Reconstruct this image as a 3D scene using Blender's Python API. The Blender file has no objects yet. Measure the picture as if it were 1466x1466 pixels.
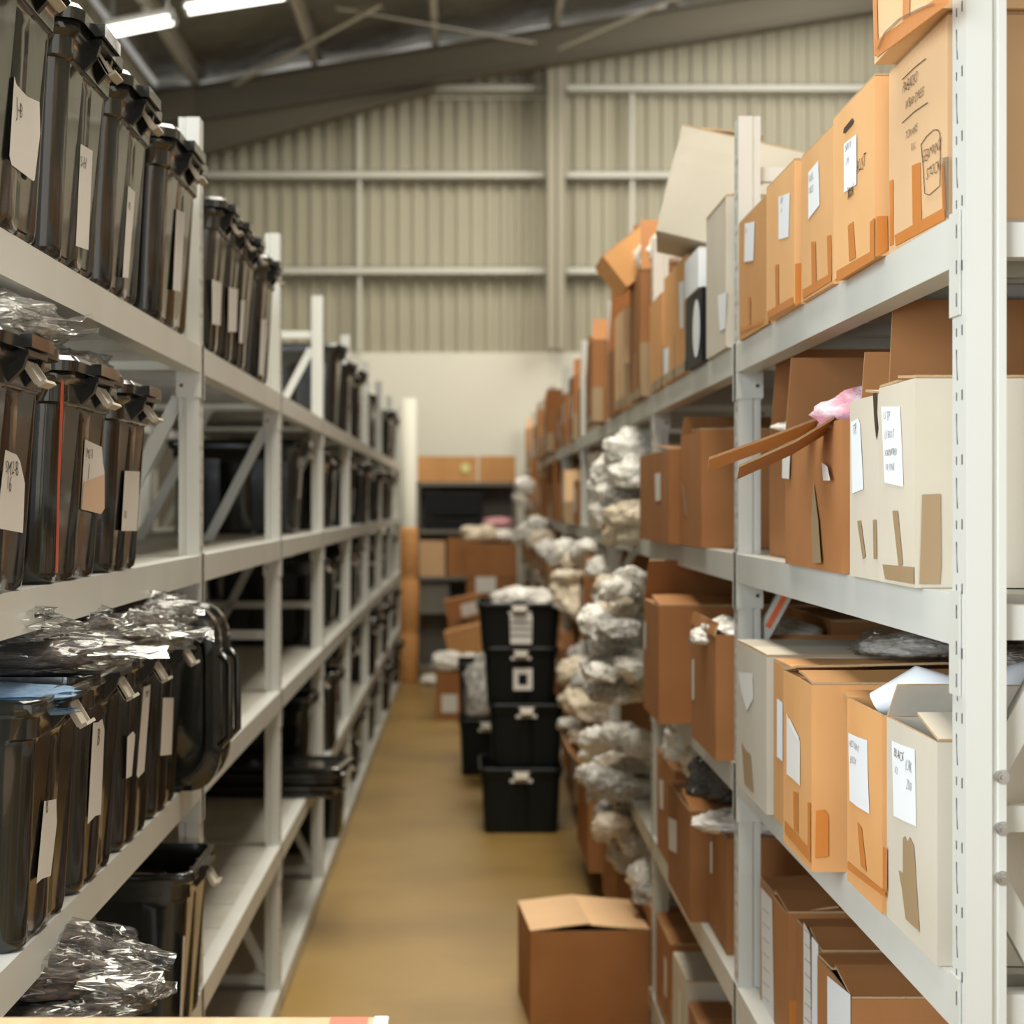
import bpy, math, random
from mathutils import Vector, Matrix, noise
R = math.radians
random.seed(7)
scn = bpy.context.scene
COL = scn.collection
F, PX, PY, CH = 2678.0, 668.0, 722.0, 1.63     # focal length and principal point (1466 px frame), eye height

def PXp(x, y, X):                 # point of the plane X = const seen at a pixel of the photo
    Y = F * X / (x - PX)
    return Vector((X, Y, CH - (y - PY) * Y / F))
def PYp(x, y, Y):                 # same for a plane Y = const
    return Vector(((x - PX) * Y / F, Y, CH - (y - PY) * Y / F))

# ------------------------------------------------------------------ materials
def mat(name, col=(.5, .5, .5), rough=.5, metal=0., coat=0., bump=None, var=None, alpha=None, spec=.5):
    m = bpy.data.materials.new(name); m.use_nodes = True
    nt = m.node_tree; N = nt.nodes; L = nt.links
    b = N['Principled BSDF']
    b.inputs['Base Color'].default_value = (*col, 1)
    b.inputs['Roughness'].default_value = rough
    b.inputs['Metallic'].default_value = metal
    b.inputs['Coat Weight'].default_value = coat
    b.inputs['Specular IOR Level'].default_value = spec
    if 'bag_plastic' in name and max(col) > .5:
        b.inputs['Subsurface Weight'].default_value = .35; b.inputs['Subsurface Radius'].default_value = (.06, .055, .045)
    tc = N.new('ShaderNodeTexCoord')
    if var:                        # (second colour, scale, stretch xyz, contrast lo, hi)
        c2, sc, st, lo, hi = var
        mp = N.new('ShaderNodeMapping'); mp.inputs['Scale'].default_value = st
        L.new(tc.outputs['Object'], mp.inputs[0])
        n = N.new('ShaderNodeTexNoise'); n.inputs['Scale'].default_value = sc; n.inputs['Detail'].default_value = 5
        L.new(mp.outputs[0], n.inputs['Vector'])
        r = N.new('ShaderNodeMapRange'); r.inputs['From Min'].default_value = lo; r.inputs['From Max'].default_value = hi
        L.new(n.outputs['Fac'], r.inputs['Value'])
        mx = N.new('ShaderNodeMix'); mx.data_type = 'RGBA'
        mx.inputs['A'].default_value = (*col, 1); mx.inputs['B'].default_value = (*c2, 1)
        L.new(r.outputs[0], mx.inputs['Factor']); L.new(mx.outputs['Result'], b.inputs['Base Color'])
    if bump:                       # (scale, strength, distance)
        n = N.new('ShaderNodeTexNoise'); n.inputs['Scale'].default_value = bump[0]; n.inputs['Detail'].default_value = 4
        L.new(tc.outputs['Object'], n.inputs['Vector'])
        bp = N.new('ShaderNodeBump'); bp.inputs['Strength'].default_value = bump[1]; bp.inputs['Distance'].default_value = bump[2]
        L.new(n.outputs['Fac'], bp.inputs['Height']); L.new(bp.outputs[0], b.inputs['Normal'])
    return m

def board(name, c, c2):
    """cardboard: fine vertical flutes, fibre mottling, a different tone for each box"""
    m = mat(name, c, .72, var=(c2, 5, (1, 1, 1), .35, .7), bump=(60, .12, .002), spec=.25)
    nt = m.node_tree; N = nt.nodes; L = nt.links; b = N['Principled BSDF']
    src = b.inputs['Base Color'].links[0].from_socket
    oi = N.new('ShaderNodeObjectInfo'); hs = N.new('ShaderNodeHueSaturation')
    mr = N.new('ShaderNodeMapRange'); mr.inputs['To Min'].default_value = .82; mr.inputs['To Max'].default_value = 1.1
    L.new(oi.outputs['Random'], mr.inputs['Value']); L.new(mr.outputs[0], hs.inputs['Value'])
    L.new(src, hs.inputs['Color']); L.new(hs.outputs[0], b.inputs['Base Color'])
    return m

def bagmat(name, c, c2, rough=.25, bs=4):
    m = mat(name, c, rough, coat=.5, var=(c2, 4, (1, 1, 1), .4, .6))
    nt = m.node_tree; N = nt.nodes; L = nt.links; b = N['Principled BSDF']
    tc = N.new('ShaderNodeTexCoord')
    n = N.new('ShaderNodeTexNoise'); n.noise_type = 'RIDGED_MULTIFRACTAL'; n.inputs['Scale'].default_value = bs; n.inputs['Detail'].default_value = 3
    n.inputs['Distortion'].default_value = .6
    L.new(tc.outputs['Object'], n.inputs['Vector'])
    bp = N.new('ShaderNodeBump'); bp.inputs['Strength'].default_value = .7; bp.inputs['Distance'].default_value = .025
    L.new(n.outputs['Fac'], bp.inputs['Height']); L.new(bp.outputs[0], b.inputs['Normal']); L.new(bp.outputs[0], b.inputs['Coat Normal'])
    return m

def film(name):
    """clear plastic film: see-through, whitish glints along the creases"""
    m = bpy.data.materials.new(name); m.use_nodes = True
    nt = m.node_tree; N = nt.nodes; L = nt.links; N.clear()
    out = N.new('ShaderNodeOutputMaterial'); tr = N.new('ShaderNodeBsdfTransparent'); gl = N.new('ShaderNodeBsdfGlossy')
    gl.inputs['Roughness'].default_value = .16; gl.inputs['Color'].default_value = (.62, .62, .60, 1)
    df = N.new('ShaderNodeBsdfDiffuse'); df.inputs['Color'].default_value = (.6, .6, .57, 1)
    tc = N.new('ShaderNodeTexCoord')
    n = N.new('ShaderNodeTexNoise'); n.noise_type = 'RIDGED_MULTIFRACTAL'; n.inputs['Scale'].default_value = 2.6; n.inputs['Detail'].default_value = 3
    n.inputs['Distortion'].default_value = .5
    L.new(tc.outputs['Object'], n.inputs['Vector'])
    bp = N.new('ShaderNodeBump'); bp.inputs['Strength'].default_value = 1; bp.inputs['Distance'].default_value = .03
    L.new(n.outputs['Fac'], bp.inputs['Height']); L.new(bp.outputs[0], gl.inputs['Normal'])
    lw = N.new('ShaderNodeLayerWeight'); lw.inputs['Blend'].default_value = .25; L.new(bp.outputs[0], lw.inputs['Normal'])
    mr = N.new('ShaderNodeMapRange'); mr.inputs['To Min'].default_value = .10; mr.inputs['To Max'].default_value = .6
    L.new(lw.outputs['Fresnel'], mr.inputs['Value'])
    m1 = N.new('ShaderNodeMixShader'); m1.inputs['Fac'].default_value = .12
    L.new(gl.outputs[0], m1.inputs[1]); L.new(df.outputs[0], m1.inputs[2])
    m2 = N.new('ShaderNodeMixShader'); L.new(mr.outputs[0], m2.inputs['Fac']); L.new(tr.outputs[0], m2.inputs[1]); L.new(m1.outputs[0], m2.inputs[2])
    L.new(m2.outputs[0], out.inputs['Surface'])
    return m

def glow(name, c, s):
    m = bpy.data.materials.new(name); m.use_nodes = True
    b = m.node_tree.nodes['Principled BSDF']
    b.inputs['Emission Color'].default_value = (*c, 1); b.inputs['Emission Strength'].default_value = s
    return m

M = dict(
    paint=mat('painted_steel_white', (.61, .615, .575), .38, var=((.54, .54, .49), 3, (1, 1, .3), .45, .75), bump=(180, .04, .001)),
    deck=mat('painted_steel_deck', (.50, .48, .42), .45, var=((.40, .385, .33), 4, (3, 1, 1), .4, .7)),
    slot=mat('slot_painted_shade', (.012, .013, .02), .8),  # near-black colour on solid patches stands for the shade inside the slots
    bolt=mat('zinc_bolt', (.6, .58, .54), .28, metal=1),
    black=mat('black_glossy_plastic', (.012, .012, .010), .16, coat=.25, bump=(14, .10, .01), spec=.6),
    blackm=mat('black_satin_plastic', (.014, .014, .013), .3),
    blackd=mat('black_plastic_dimmed', (.007, .009, .009), .4, spec=.22),  # same plastic as the other tubs, darkened so reflections drop out
    tan2=board('cardboard_light_tan', (.68, .385, .165), (.73, .43, .20)),
    latch=mat('grey_latch_plastic', (.42, .38, .31), .45),
    paper=mat('label_paper', (.72, .70, .66), .7, bump=(30, .25, .002)),
    paperw=mat('white_label_paper', (.80, .83, .86), .6, bump=(25, .2, .002)),
    papertan=mat('tan_label_paper', (.66, .47, .33), .7),
    ink=mat('marker_ink', (.05, .03, .02), .6),
    faint=mat('faint_pencil_ink', (.25, .25, .27), .7),
    tan=board('cardboard_tan', (.76, .49, .27), (.80, .54, .31)),
    orange=board('cardboard_orange', (.62, .315, .12), (.68, .37, .15)),
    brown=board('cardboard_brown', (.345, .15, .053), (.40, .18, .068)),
    beige=board('cardboard_beige', (.62, .56, .45), (.67, .61, .50)),
    grey=board('cardboard_grey_beige', (.56, .51, .42), (.61, .56, .47)),
    edge=mat('cardboard_cut_edge', (.48, .32, .17), .8, bump=(300, .5, .003)),
    tape=mat('brown_packing_tape', (.56, .20, .04), .38, bump=(35, .25, .003), spec=.4),
    tapeb=mat('khaki_packing_tape', (.36, .25, .14), .4, bump=(35, .3, .003), spec=.4),
    film=film('clear_plastic_film'),
    cloth=mat('dark_folded_clothes', (.045, .038, .034), .8, var=((.12, .08, .06), 6, (1, 1, 1), .5, .6)),
    blue=mat('blue_cloth', (.16, .30, .50), .8, var=((.3, .42, .55), 8, (1, 1, 4), .4, .6), bump=(25, .5, .01)),
    pink=mat('pink_cloth', (.72, .34, .42), .8, var=((.82, .66, .70), 1.6, (1, 1, 1), .45, .6), bump=(25, .5, .01)),
    pinkr=mat('rose_cloth', (.70, .16, .20), .8, var=((.85, .75, .76), 9, (1, 1, 1), .45, .6)),
    bwhite=bagmat('white_bag_plastic', (.90, .88, .83), (.70, .67, .60), .35),
    bcream=bagmat('cream_bag_plastic', (.80, .70, .54), (.66, .56, .42), .4),
    bgrey=bagmat('grey_bag_plastic', (.30, .29, .27), (.60, .58, .54)),
    bdark=bagmat('dark_bag_plastic', (.03, .03, .03), (.07, .065, .06), .2),
    floor=mat('concrete_floor', (.33, .21, .063), .40, var=((.24, .15, .045), 1.3, (1, 1, 1), .38, .66), bump=(40, .05, .002)),
    cream=mat('cream_painted_wall', (.72, .71, .62), .85, bump=(30, .1, .004)),
    clad=mat('steel_wall_cladding', (.40, .375, .28), .55, var=((.36, .335, .25), 2, (1, 1, .2), .4, .7)),
    col=mat('painted_column', (.30, .28, .21), .6),
    girt=mat('galvanised_girt', (.56, .555, .49), .5),
    steel=mat('grey_painted_rafter', (.10, .086, .058), .65),
    foil=mat('foil_insulation', (.30, .285, .235), .38, metal=.65, bump=(5, 1, .05)),
    purlin=mat('galvanised_purlin', (.50, .48, .42), .45, metal=.3),
    rackdk=mat('dark_grey_shelf_steel', (.17, .16, .135), .5),
    screen=mat('black_panel', (.006, .007, .009), .45, spec=.25),
    foam=mat('orange_padding', (.62, .30, .10), .75, bump=(12, .4, .02)),
    lamp=glow('fluorescent_tube_glow', (1, .96, .88), 4.5),
    wood=mat('pale_wood_top', (.56, .38, .22), .5, var=((.50, .33, .18), 6, (8, 1, 1), .4, .6)),
    red=mat('red_print', (.70, .13, .07), .5),
    redtag=mat('orange_red_tape', (.85, .17, .06), .4),
    star=mat('yellow_sticker', (.75, .72, .30), .5),
)

# ------------------------------------------------------------------ mesh builder
class MB:
    def __init__(s): s.v = []; s.f = []; s.m = []
    def add(s, vs, fs, mi=0):
        o = len(s.v); s.v += [Vector(v) for v in vs]; s.f += [tuple(o + i for i in f) for f in fs]; s.m += [mi] * len(fs); return s
    def box(s, x0, x1, y0, y1, z0, z1, mi=0, T=None):
        vs = [Vector((x, y, z)) for z in (z0, z1) for x, y in ((x0, y0), (x1, y0), (x1, y1), (x0, y1))]
        if T: vs = [T @ v for v in vs]
        return s.add(vs, [(0, 3, 2, 1), (4, 5, 6, 7), (0, 1, 5, 4), (1, 2, 6, 5), (2, 3, 7, 6), (3, 0, 4, 7)], mi)
    def prism(s, pts, n, mi=0):            # polygon (3D) pushed along vector n
        k = len(pts); n = Vector(n); pts = [Vector(p) for p in pts]
        return s.add(pts + [p + n for p in pts], [tuple(range(k))[::-1], tuple(range(k, 2 * k))] + [(i, (i + 1) % k, k + (i + 1) % k, k + i) for i in range(k)], mi)
    def bar(s, a, b, w, t, mi=0, up=(0, 1, 0)):   # flat bar a->b, width w across, thickness t along up
        a, b = Vector(a), Vector(b); d = (b - a).normalized(); u = Vector(up); u = (u - d * u.dot(d)).normalized(); c = d.cross(u)
        q = [a + c * w / 2 * i + u * t / 2 * j for i, j in ((-1, -1), (1, -1), (1, 1), (-1, 1))]
        return s.prism(q, b - a, mi)
    def tube(s, pts, r, n=8, mi=0, r2=None):
        pts = [Vector(p) for p in pts]; rings = []
        for i, p in enumerate(pts):
            d = (pts[min(i + 1, len(pts) - 1)] - pts[max(i - 1, 0)]).normalized()
            a = d.orthogonal().normalized() if not rings else (la - d * la.dot(d)).normalized()
            la = a; b = d.cross(a)
            rr = r if r2 is None else r + (r2 - r) * i / (len(pts) - 1)
            rings.append([p + (a * math.cos(2 * math.pi * k / n) + b * math.sin(2 * math.pi * k / n)) * rr for k in range(n)])
        vs = [v for ring in rings for v in ring]
        fs = [(i * n + k, i * n + (k + 1) % n, (i + 1) * n + (k + 1) % n, (i + 1) * n + k) for i in range(len(pts) - 1) for k in range(n)]
        fs += [tuple(range(n))[::-1], tuple(range(len(vs) - n, len(vs)))]
        return s.add(vs, fs, mi)
    def rings(s, loops, close0=True, close1=True, mi=0):    # loft closed loops of equal length
        n = len(loops[0]); vs = [p for l in loops for p in l]
        fs = [(i * n + k, i * n + (k + 1) % n, (i + 1) * n + (k + 1) % n, (i + 1) * n + k) for i in range(len(loops) - 1) for k in range(n)]
        if close0: fs.append(tuple(range(n))[::-1])
        if close1: fs.append(tuple(range(len(vs) - n, len(vs))))
        return s.add(vs, fs, mi)
    def mesh(s, name, mats, smooth=False):
        me = bpy.data.meshes.new(name); me.from_pydata(s.v, [], s.f)
        for m in (mats if isinstance(mats, (list, tuple)) else [mats]): me.materials.append(m)
        me.polygons.foreach_set('material_index', s.m)
        if smooth: me.polygons.foreach_set('use_smooth', [True] * len(s.f))
        me.update(); return me
def smooth_by_angle(me, ang=35):
    me.polygons.foreach_set('use_smooth', [True] * len(me.polygons))
    me.set_sharp_from_angle(angle=R(ang))
    return me

def link(o, parent=None):
    COL.objects.link(o)
    if parent: o.parent = parent
    return o
def part(name, me, parent):
    return link(bpy.data.objects.new(name, me), parent)
LABELS = {}
def tag(o, label, cat, group=None, kind=None):
    o['label'] = label; o['category'] = cat
    if group: o['group'] = group
    if kind: o['kind'] = kind
    return o
def thing(name, label, cat, loc=(0, 0, 0), group=None, rz=0, rx=0, ry=0):
    o = bpy.data.objects.new(name, None); o.empty_display_size = .05
    COL.objects.link(o); o.location = loc; o.rotation_euler = (rx, ry, rz)
    return tag(o, label, cat, group)
def struct(name, mb, m, smooth=False):
    o = link(bpy.data.objects.new(name, mb.mesh(name, m, smooth))); o['kind'] = 'structure'; return o
def inv(t):                       # world -> local of a thing (used before the depsgraph runs)
    return (Matrix.Translation(t.location) @ t.rotation_euler.to_matrix().to_4x4() @ Matrix.Diagonal((*t.scale, 1))).inverted()

_pc = [0]
def patch(t, name, pts, n, m, th=.0002, smooth=False):      # thin sheet stuck on a thing, points in world coordinates
    I = inv(t); mb = MB(); n = Vector(n).normalized()
    _pc[0] = (_pc[0] + 1) % 7
    pts = [Vector(p) + n * (.0003 + .0001 * _pc[0]) for p in pts]
    # keep the winding so the outer face looks along n
    a = sum(((pts[i] - pts[0]).cross(pts[i + 1] - pts[0]) for i in range(1, len(pts) - 1)), Vector())
    if a.dot(n) < 0: pts = pts[::-1]
    k = len(pts); o = n * th
    mb.add([I @ p for p in pts] + [I @ (p + o) for p in pts], [tuple(range(k))[::-1], tuple(range(k, 2 * k))] + [(i, (i + 1) % k, k + (i + 1) % k, k + i) for i in range(k)])
    return part(name, mb.mesh(name, m), t)

_tc = {}
def writing(t, s, org, u, v, size, m, seed=0, shear=.25, name='handwriting', off=.0014):
    """hand lettering built from the outlines of the characters, wobbled like a marker pen"""
    if s not in _tc:
        c = bpy.data.curves.new('w', 'FONT'); c.body = s; c.size = 1; c.resolution_u = 2; c.extrude = .004; c.offset = -.018
        o = bpy.data.objects.new('w', c); COL.objects.link(o)
        dg = bpy.context.evaluated_depsgraph_get(); me = bpy.data.meshes.new_from_object(o.evaluated_get(dg))
        _tc[s] = ([tuple(x.co) for x in me.vertices], [tuple(p.vertices) for p in me.polygons])
        bpy.data.objects.remove(o); bpy.data.curves.remove(c); bpy.data.meshes.remove(me)
    vs, fs = _tc[s]; u = Vector(u).normalized(); v = Vector(v).normalized(); n = u.cross(v); I = inv(t)
    mb = MB(); out = []
    for x, y, z in vs:
        q = noise.noise_vector(Vector((x * 1.3 + seed * 7, y * 1.1, seed)))
        x2 = x + y * shear + q.x * .16; y2 = y + q.y * .20
        out.append(I @ (Vector(org) + u * x2 * size + v * y2 * size + n * (off + z * size)))
    mb.add(out, fs)
    return part(name, mb.mesh(name, m), t)
def stroke(t, pts, n, m, w=.0016, name='handwriting', closed=False):
    I = inv(t); mb = MB(); n = Vector(n)
    mb.tube([I @ (Vector(p) + n * .0012) for p in pts], w / 2 / max(t.scale), 5)
    return part(name, mb.mesh(name, m), t)

# ------------------------------------------------------------------ setting
Y_END = 18.5
XL, XR, XRIDGE = -3.05, 8.0, 6.2
def roofz(x): return 5.72 + .163 * (min(x, 2 * XRIDGE - x) + 2.9)
struct('floor', MB().box(XL, XR, -4, Y_END + .4, -.1, 0), M['floor'])
def corrugate(mb, p0, d, length, n, z0, z1f, pitch=.145, amp=.036):
    """trapezoidal sheet: along direction d from p0, normal n, bottom z0, top z1f(point)"""
    p0 = Vector(p0); d = Vector(d); n = Vector(n); pts = []
    k = int(length / pitch)
    for i in range(k + 1):
        for f, a in ((0, 0), (.30, 0), (.42, amp), (.78, amp), (.90, 0)):
            s = (i + f) * pitch
            if s > length: break
            pts.append(p0 + d * s + n * a)
    vs = [p + Vector((0, 0, z0)) for p in pts] + [Vector((p.x, p.y, z1f(p))) for p in pts]
    K = len(pts); mb.add(vs, [(i, i + 1, K + i + 1, K + i) for i in range(K - 1)])
    return mb
mb = MB(); mb.box(XL, XR, Y_END, Y_END + .2, 0, 3.13)
struct('wall_back', mb, M['cream'])
struct('wall_back_cladding', corrugate(MB(), (XL, Y_END + .06, 0), (1, 0, 0), XR - XL, (0, -1, 0), 3.10, lambda p: roofz(p.x) + .02), M['clad'])
mb = MB(); mb.box(XL - .2, XL, -4, Y_END, 0, 3.0); struct('wall_left', mb, M['cream'])
struct('wall_left_cladding', corrugate(MB(), (XL - .03, -4, 0), (0, 1, 0), Y_END + 4, (1, 0, 0), 3.0, lambda p: roofz(XL) + .02), M['clad'])
mb = MB(); mb.box(XR, XR + .2, -4, Y_END, 0, roofz(XR)); struct('wall_right', mb, M['cream'])
# roof sheet with sagging foil insulation between purlins
mb = MB(); nx, ny = 60, 90
vs = []
for j in range(ny + 1):
    y = -4 + (Y_END + 4.2) * j / ny
    for i in range(nx + 1):
        x = XL + (XR - XL) * i / nx
        sag = -.05 * abs(math.sin(math.pi * (x + 2.9) / 1.2)) + .02 * noise.noise(Vector((x * 2, y * 2, 0)))
        vs.append((x, y, roofz(x) + .12 + sag))
mb.add(vs, [(j * (nx + 1) + i, (j + 1) * (nx + 1) + i, (j + 1) * (nx + 1) + i + 1, j * (nx + 1) + i + 1) for j in range(ny) for i in range(nx)])
struct('roof', mb, M['foil'], True)
# purlins along the hall, girts along the end wall, rods between them, column, rafter
k = 0
x = -2.6
while x < 6.0:
    mb = MB(); z = roofz(x)
    mb.box(x - .03, x + .035, -4, Y_END, z - .13, z - .122).box(x - .03, x - .024, -4, Y_END, z - .13, z + .06).box(x - .03, x + .035, -4, Y_END, z + .052, z + .06)
    struct('roof_purlin', mb, M['purlin']); x += 1.15
struct('eave_beam', MB().box(XL, XL + .12, -4, Y_END, 5.12, 5.34), M['purlin'])
for yp in (127, 251, 388):
    z = CH + (PY - yp) * (Y_END - .12) / F
    mb = MB()
    for xa, xb in ((XL, .76), (.98, XR)):
        mb.box(xa, xb, Y_END - .16, Y_END - .02, z + .030, z + .037).box(xa, xb, Y_END - .16, Y_END - .153, z - .035, z + .037).box(xa, xb, Y_END - .16, Y_END - .02, z - .035, z - .028)
    struct('wall_girt', mb, M['girt'])
z = CH + (PY - 141) * Y_END / F
struct('wall_conduit', MB().tube([(-.35, Y_END - .03, z), (.78, Y_END - .03, z)], .012), M['girt'])
for xp, y0, y1 in ((515, 165, 503), (905, 134, 503)):
    a, b = PYp(xp, y0, Y_END - .1), PYp(xp, y1, Y_END - .1)
    struct('girt_bridging', MB().box(a.x - .016, a.x + .016, a.y - .02, a.y + .02, b.z, a.z), M['girt'])
def ibeam_v(x, y, w, d, z0, z1):
    return MB().box(x - w / 2, x + w / 2, y - d, y - d + .012, z0, z1).box(x - w / 2, x + w / 2, y - .012, y, z0, z1).box(x - .006, x + .006, y - d, y, z0, z1)
struct('wall_column', ibeam_v(.87, Y_END - .17, .165, .2, 3.14, 6.02), M['col'])
yr = Y_END - .55                      # end rafter: I section with a haunch towards the eave column
zt = lambda x: roofz(x) - .14
zb = lambda x: zt(x) - .34
mb = MB()
def slabx(xa, xb, za0, za1, zb0, zb1, y0, y1):
    mb.add([(xa, y0, za0), (xa, y0, za1), (xb, y0, zb1), (xb, y0, zb0), (xa, y1, za0), (xa, y1, za1), (xb, y1, zb1), (xb, y1, zb0)],
           [(0, 1, 2, 3), (7, 6, 5, 4), (0, 4, 5, 1), (1, 5, 6, 2), (2, 6, 7, 3), (3, 7, 4, 0)])
for xa, xb in ((XL, XRIDGE), (XRIDGE, XR)):
    slabx(xa, xb, zt(xa) - .02, zt(xa), zt(xb) - .02, zt(xb), yr - .12, yr + .12)
    slabx(xa, xb, zb(xa), zb(xa) + .02, zb(xb), zb(xb) + .02, yr - .12, yr + .12)
    slabx(xa, xb, zb(xa), zt(xa), zb(xb), zt(xb), yr - .008, yr + .008)
slabx(-2.62, -.3, 4.98, zb(-2.62), 5.62, zb(-.3), yr - .008, yr + .008)
slabx(-2.62, -.3, 4.96, 4.98, 5.60, 5.62, yr - .12, yr + .12)
struct('roof_rafter', mb, M['steel'])
struct('eave_column', MB().box(-2.95, -2.6, yr - .12, yr + .12, 0, 5.6), M['steel'])
for a, b in (((480, 12), (765, 62)), ((545, 8), (335, 122)), ((985, -10), (800, 70))):
    q0, q1 = PYp(*a, 16.4), PYp(*b, 17.6)
    struct('roof_brace', MB().bar(q0, q1, .055, .006, up=(0, 0, 1)), M['purlin'])
def lamp(label, a, b, Y):
    p, q = PYp(*a, Y), PYp(*b, Y)
    t = thing('fluorescent_light', label, 'ceiling light', p, 'twin tube lights under the roof')
    d = q - p
    part('housing', MB().bar((0, 0, .05), d + Vector((0, 0, .05)), .06, .16).mesh('housing', M['paint']), t)
    for s in (-.10, .10):
        part('tube', MB().tube([(0, s, 0), d + Vector((0, s, 0))], .016, 10).mesh('tube', M['lamp'], True), t)
        for e, nm in ((Vector(), 'end_cap'), (d, 'end_cap')):
            part(nm, MB().box(e.x - .015, e.x + .015, s - .022, s + .022, e.z - .025, e.z + .04).mesh(nm, M['paint']), t)
    for e in (d * .1, d * .9): part('hanger', MB().box(e.x - .01, e.x + .01, -.01, .01, e.z + .05, roofz(p.x + e.x) + .1 - p.z).mesh('hanger', M['bolt']), t)
lamp('bright twin tube ceiling light, nearer one at the upper left', (266, 14), (408, -8), 15.7)
lamp('dimmer ceiling light left of the bright twin tube light', (152, 47), (248, 28), 15.0)

# ------------------------------------------------------------------ shelving racks
LL = [.07, .535, 1.03, 1.515, 1.985]            # shelf heights, left rack (bottom to top)
RL = [.12, .61, 1.075, 1.525, 1.968]            # right rack
def post_mesh(side, H, slots):
    """open C upright; side=+1: aisle face looks to +X (left rack), -1: looks to -X"""
    s = -side
    out = [(0, 0), (.030, 0), (.0325, .004), (.0365, .004), (.038, .0015), (.047, .0015), (.047, .0035), (.0395, .0035), (.0375, .006), (.031, .006), (.029, .002), (.002, .002),
           (.002, .058), (.029, .058), (.031, .054), (.0375, .054), (.0395, .0565), (.047, .0565), (.047, .0585), (.038, .0585), (.0365, .056), (.0325, .056), (.030, .060), (0, .060)]
    mb = MB(); lo = [Vector((s * x, y, 0)) for x, y in out]; hi = [p + Vector((0, 0, H)) for p in lo]
    if s < 0: lo.reverse(); hi.reverse()
    mb.rings([lo, hi])
    mb.box(min(0, s * .08), max(0, s * .08), -.01, .07, 0, .004)
    if slots:
        z = .05
        while z < H - .05:
            e = -s * .0004
            mb.prism([(e, .043, z + .036), (e, .0395, z + .036), (e, .0395, z + .017), (e, .035, z), (e, .0385, z)], (s * .0006, 0, 0), 1)
            mb.prism([(e, .0425, z - .024), (e, .0395, z - .024), (e, .0395, z - .014), (e, .0425, z - .014)], (s * .0006, 0, 0), 1)
            mb.prism([(e, .0185, z - .024), (e, .0145, z - .024), (e, .0145, z - .012), (e, .0185, z - .012)], (s * .0006, 0, 0), 1)
            z += .075
    return mb
def rack(name, label, side, X, posts, levels, H, depth=.62, slots=1, braces=(), skip_front=(), group=None):
    s = -side
    t = thing(name, label, 'shelving rack', (X, posts[0], 0), group)
    pm = post_mesh(side, H, slots).mesh('post', [M['paint'], M['slot']])
    pb = MB(); pb.v = [Vector((-v.x, v.y, v.z)) for v in post_mesh(side, H, 0).v]; tmp = post_mesh(side, H, 0); pb.f = [f[::-1] for f in tmp.f]; pb.m = tmp.m
    pbm = pb.mesh('post', [M['paint'], M['slot']])
    n = len(posts)
    bms = [MB().bar((s * x0, .03, z0), (s * x1, .03, z1), .030, .022).mesh('frame_brace', M['paint']) for (x0, z0, x1, z1) in braces]
    sem = MB().box(*sorted((s * .05, s * (depth - .05))), .012, .048, -.052, -.012).mesh('shelf_end_rail', M['paint'])
    for i, y in enumerate(posts):
        o = part('post', pm, t); o.location = (0, y - posts[0], 0)
        o = part('post', pbm, t); o.location = (s * depth, y - posts[0], 0)
        for me in bms:
            o = part('frame_brace', me, t); o.location = (0, y - posts[0], 0)
        for z in levels:
            o = part('shelf_end_rail', sem, t); o.location = (0, y - posts[0], z)
    L = 1.74
    def beam_mesh(Lb):
        mb = MB()
        prof = [(.004, 0), (.040, 0), (.040, -.060), (.004, -.060)]     # below the shelf level
        prof = [(-.003, 0), (.036, 0), (.038, -.004), (.038, -.060), (-.003, -.060)]
        for a, b in ((0, Lb),):
            lo = [Vector((s * x, a, z)) for x, z in prof]; hi = [Vector((s * x, b, z)) for x, z in prof]
            if s > 0: lo.reverse(); hi.reverse()
            mb.rings([lo, hi])
        for y0, y1, e in ((-.042, .002, 0), (Lb - .002, Lb + .042, 1)):    # end plates hooked on the posts
            mb.box(*sorted((s * -.0035, s * -.0008)), y0, y1, -.118, .004)
            if e: mb.box(*sorted((s * -.0035, s * .052)), Lb - .003, Lb - .0005, -.115, -.005)
            for zz in (-.02, -.062, -.10):
                yc = (y0 + y1) / 2 + (-.012 if not e else .012)
                mb.box(*sorted((s * -.0039, s * -.0030)), yc - .0016, yc + .0016, zz - .008, zz + .008, 1)
            if e:
                mb.tube([(s * .040, Lb - .0045, -.088), (s * .040, Lb - .0025, -.088)], .004, 8, 1)
        return mb
    bm = beam_mesh(L).mesh('shelf_beam', [M['paint'], M['slot']])
    dk = MB(); nb = 6
    for i in range(nb):
        a, b = L * i / nb + .003, L * (i + 1) / nb - .003
        dk.box(*sorted((s * .006, s * (depth - .01))), a, b, -.006, -.001)
        for c in (.25, .5, .75): 
            yy = a + (b - a) * c; dk.box(*sorted((s * .05, s * (depth - .05))), yy - .012, yy + .012, -.018, -.006)
        dk.box(*sorted((s * .045, s * (depth - .045))), a, a + .004, -.034, -.006).box(*sorted((s * .045, s * (depth - .045))), b - .004, b, -.034, -.006)
    dm = dk.mesh('shelf_deck', M['deck'])
    for i in range(n - 1):
        for j, z in enumerate(levels):
            y = posts[i] - posts[0] + .06
            o = part('shelf_beam', bm, t); o.location = (0, y, z); o.scale.y = (posts[i + 1] - posts[i] - .06) / L
            o = part('shelf_deck', dm, t); o.location = (0, y, z); o.scale.y = (posts[i + 1] - posts[i] - .06) / L
            if i < 4 and depth < 1: 
                mbk = bpy.data.objects.new('back_rail', back); link(mbk, t); mbk.location = (s * (depth - .04), y, z)
    return t
back = MB().box(-.002, .036, 0, 1.74, -.06, -.001).mesh('back_rail', M['paint'])
LP = [2.31] + [2.40 + 1.8 * k for k in range(1, 9)]
RP = [2.15 + 1.8 * k for k in range(0, 10)]
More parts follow.
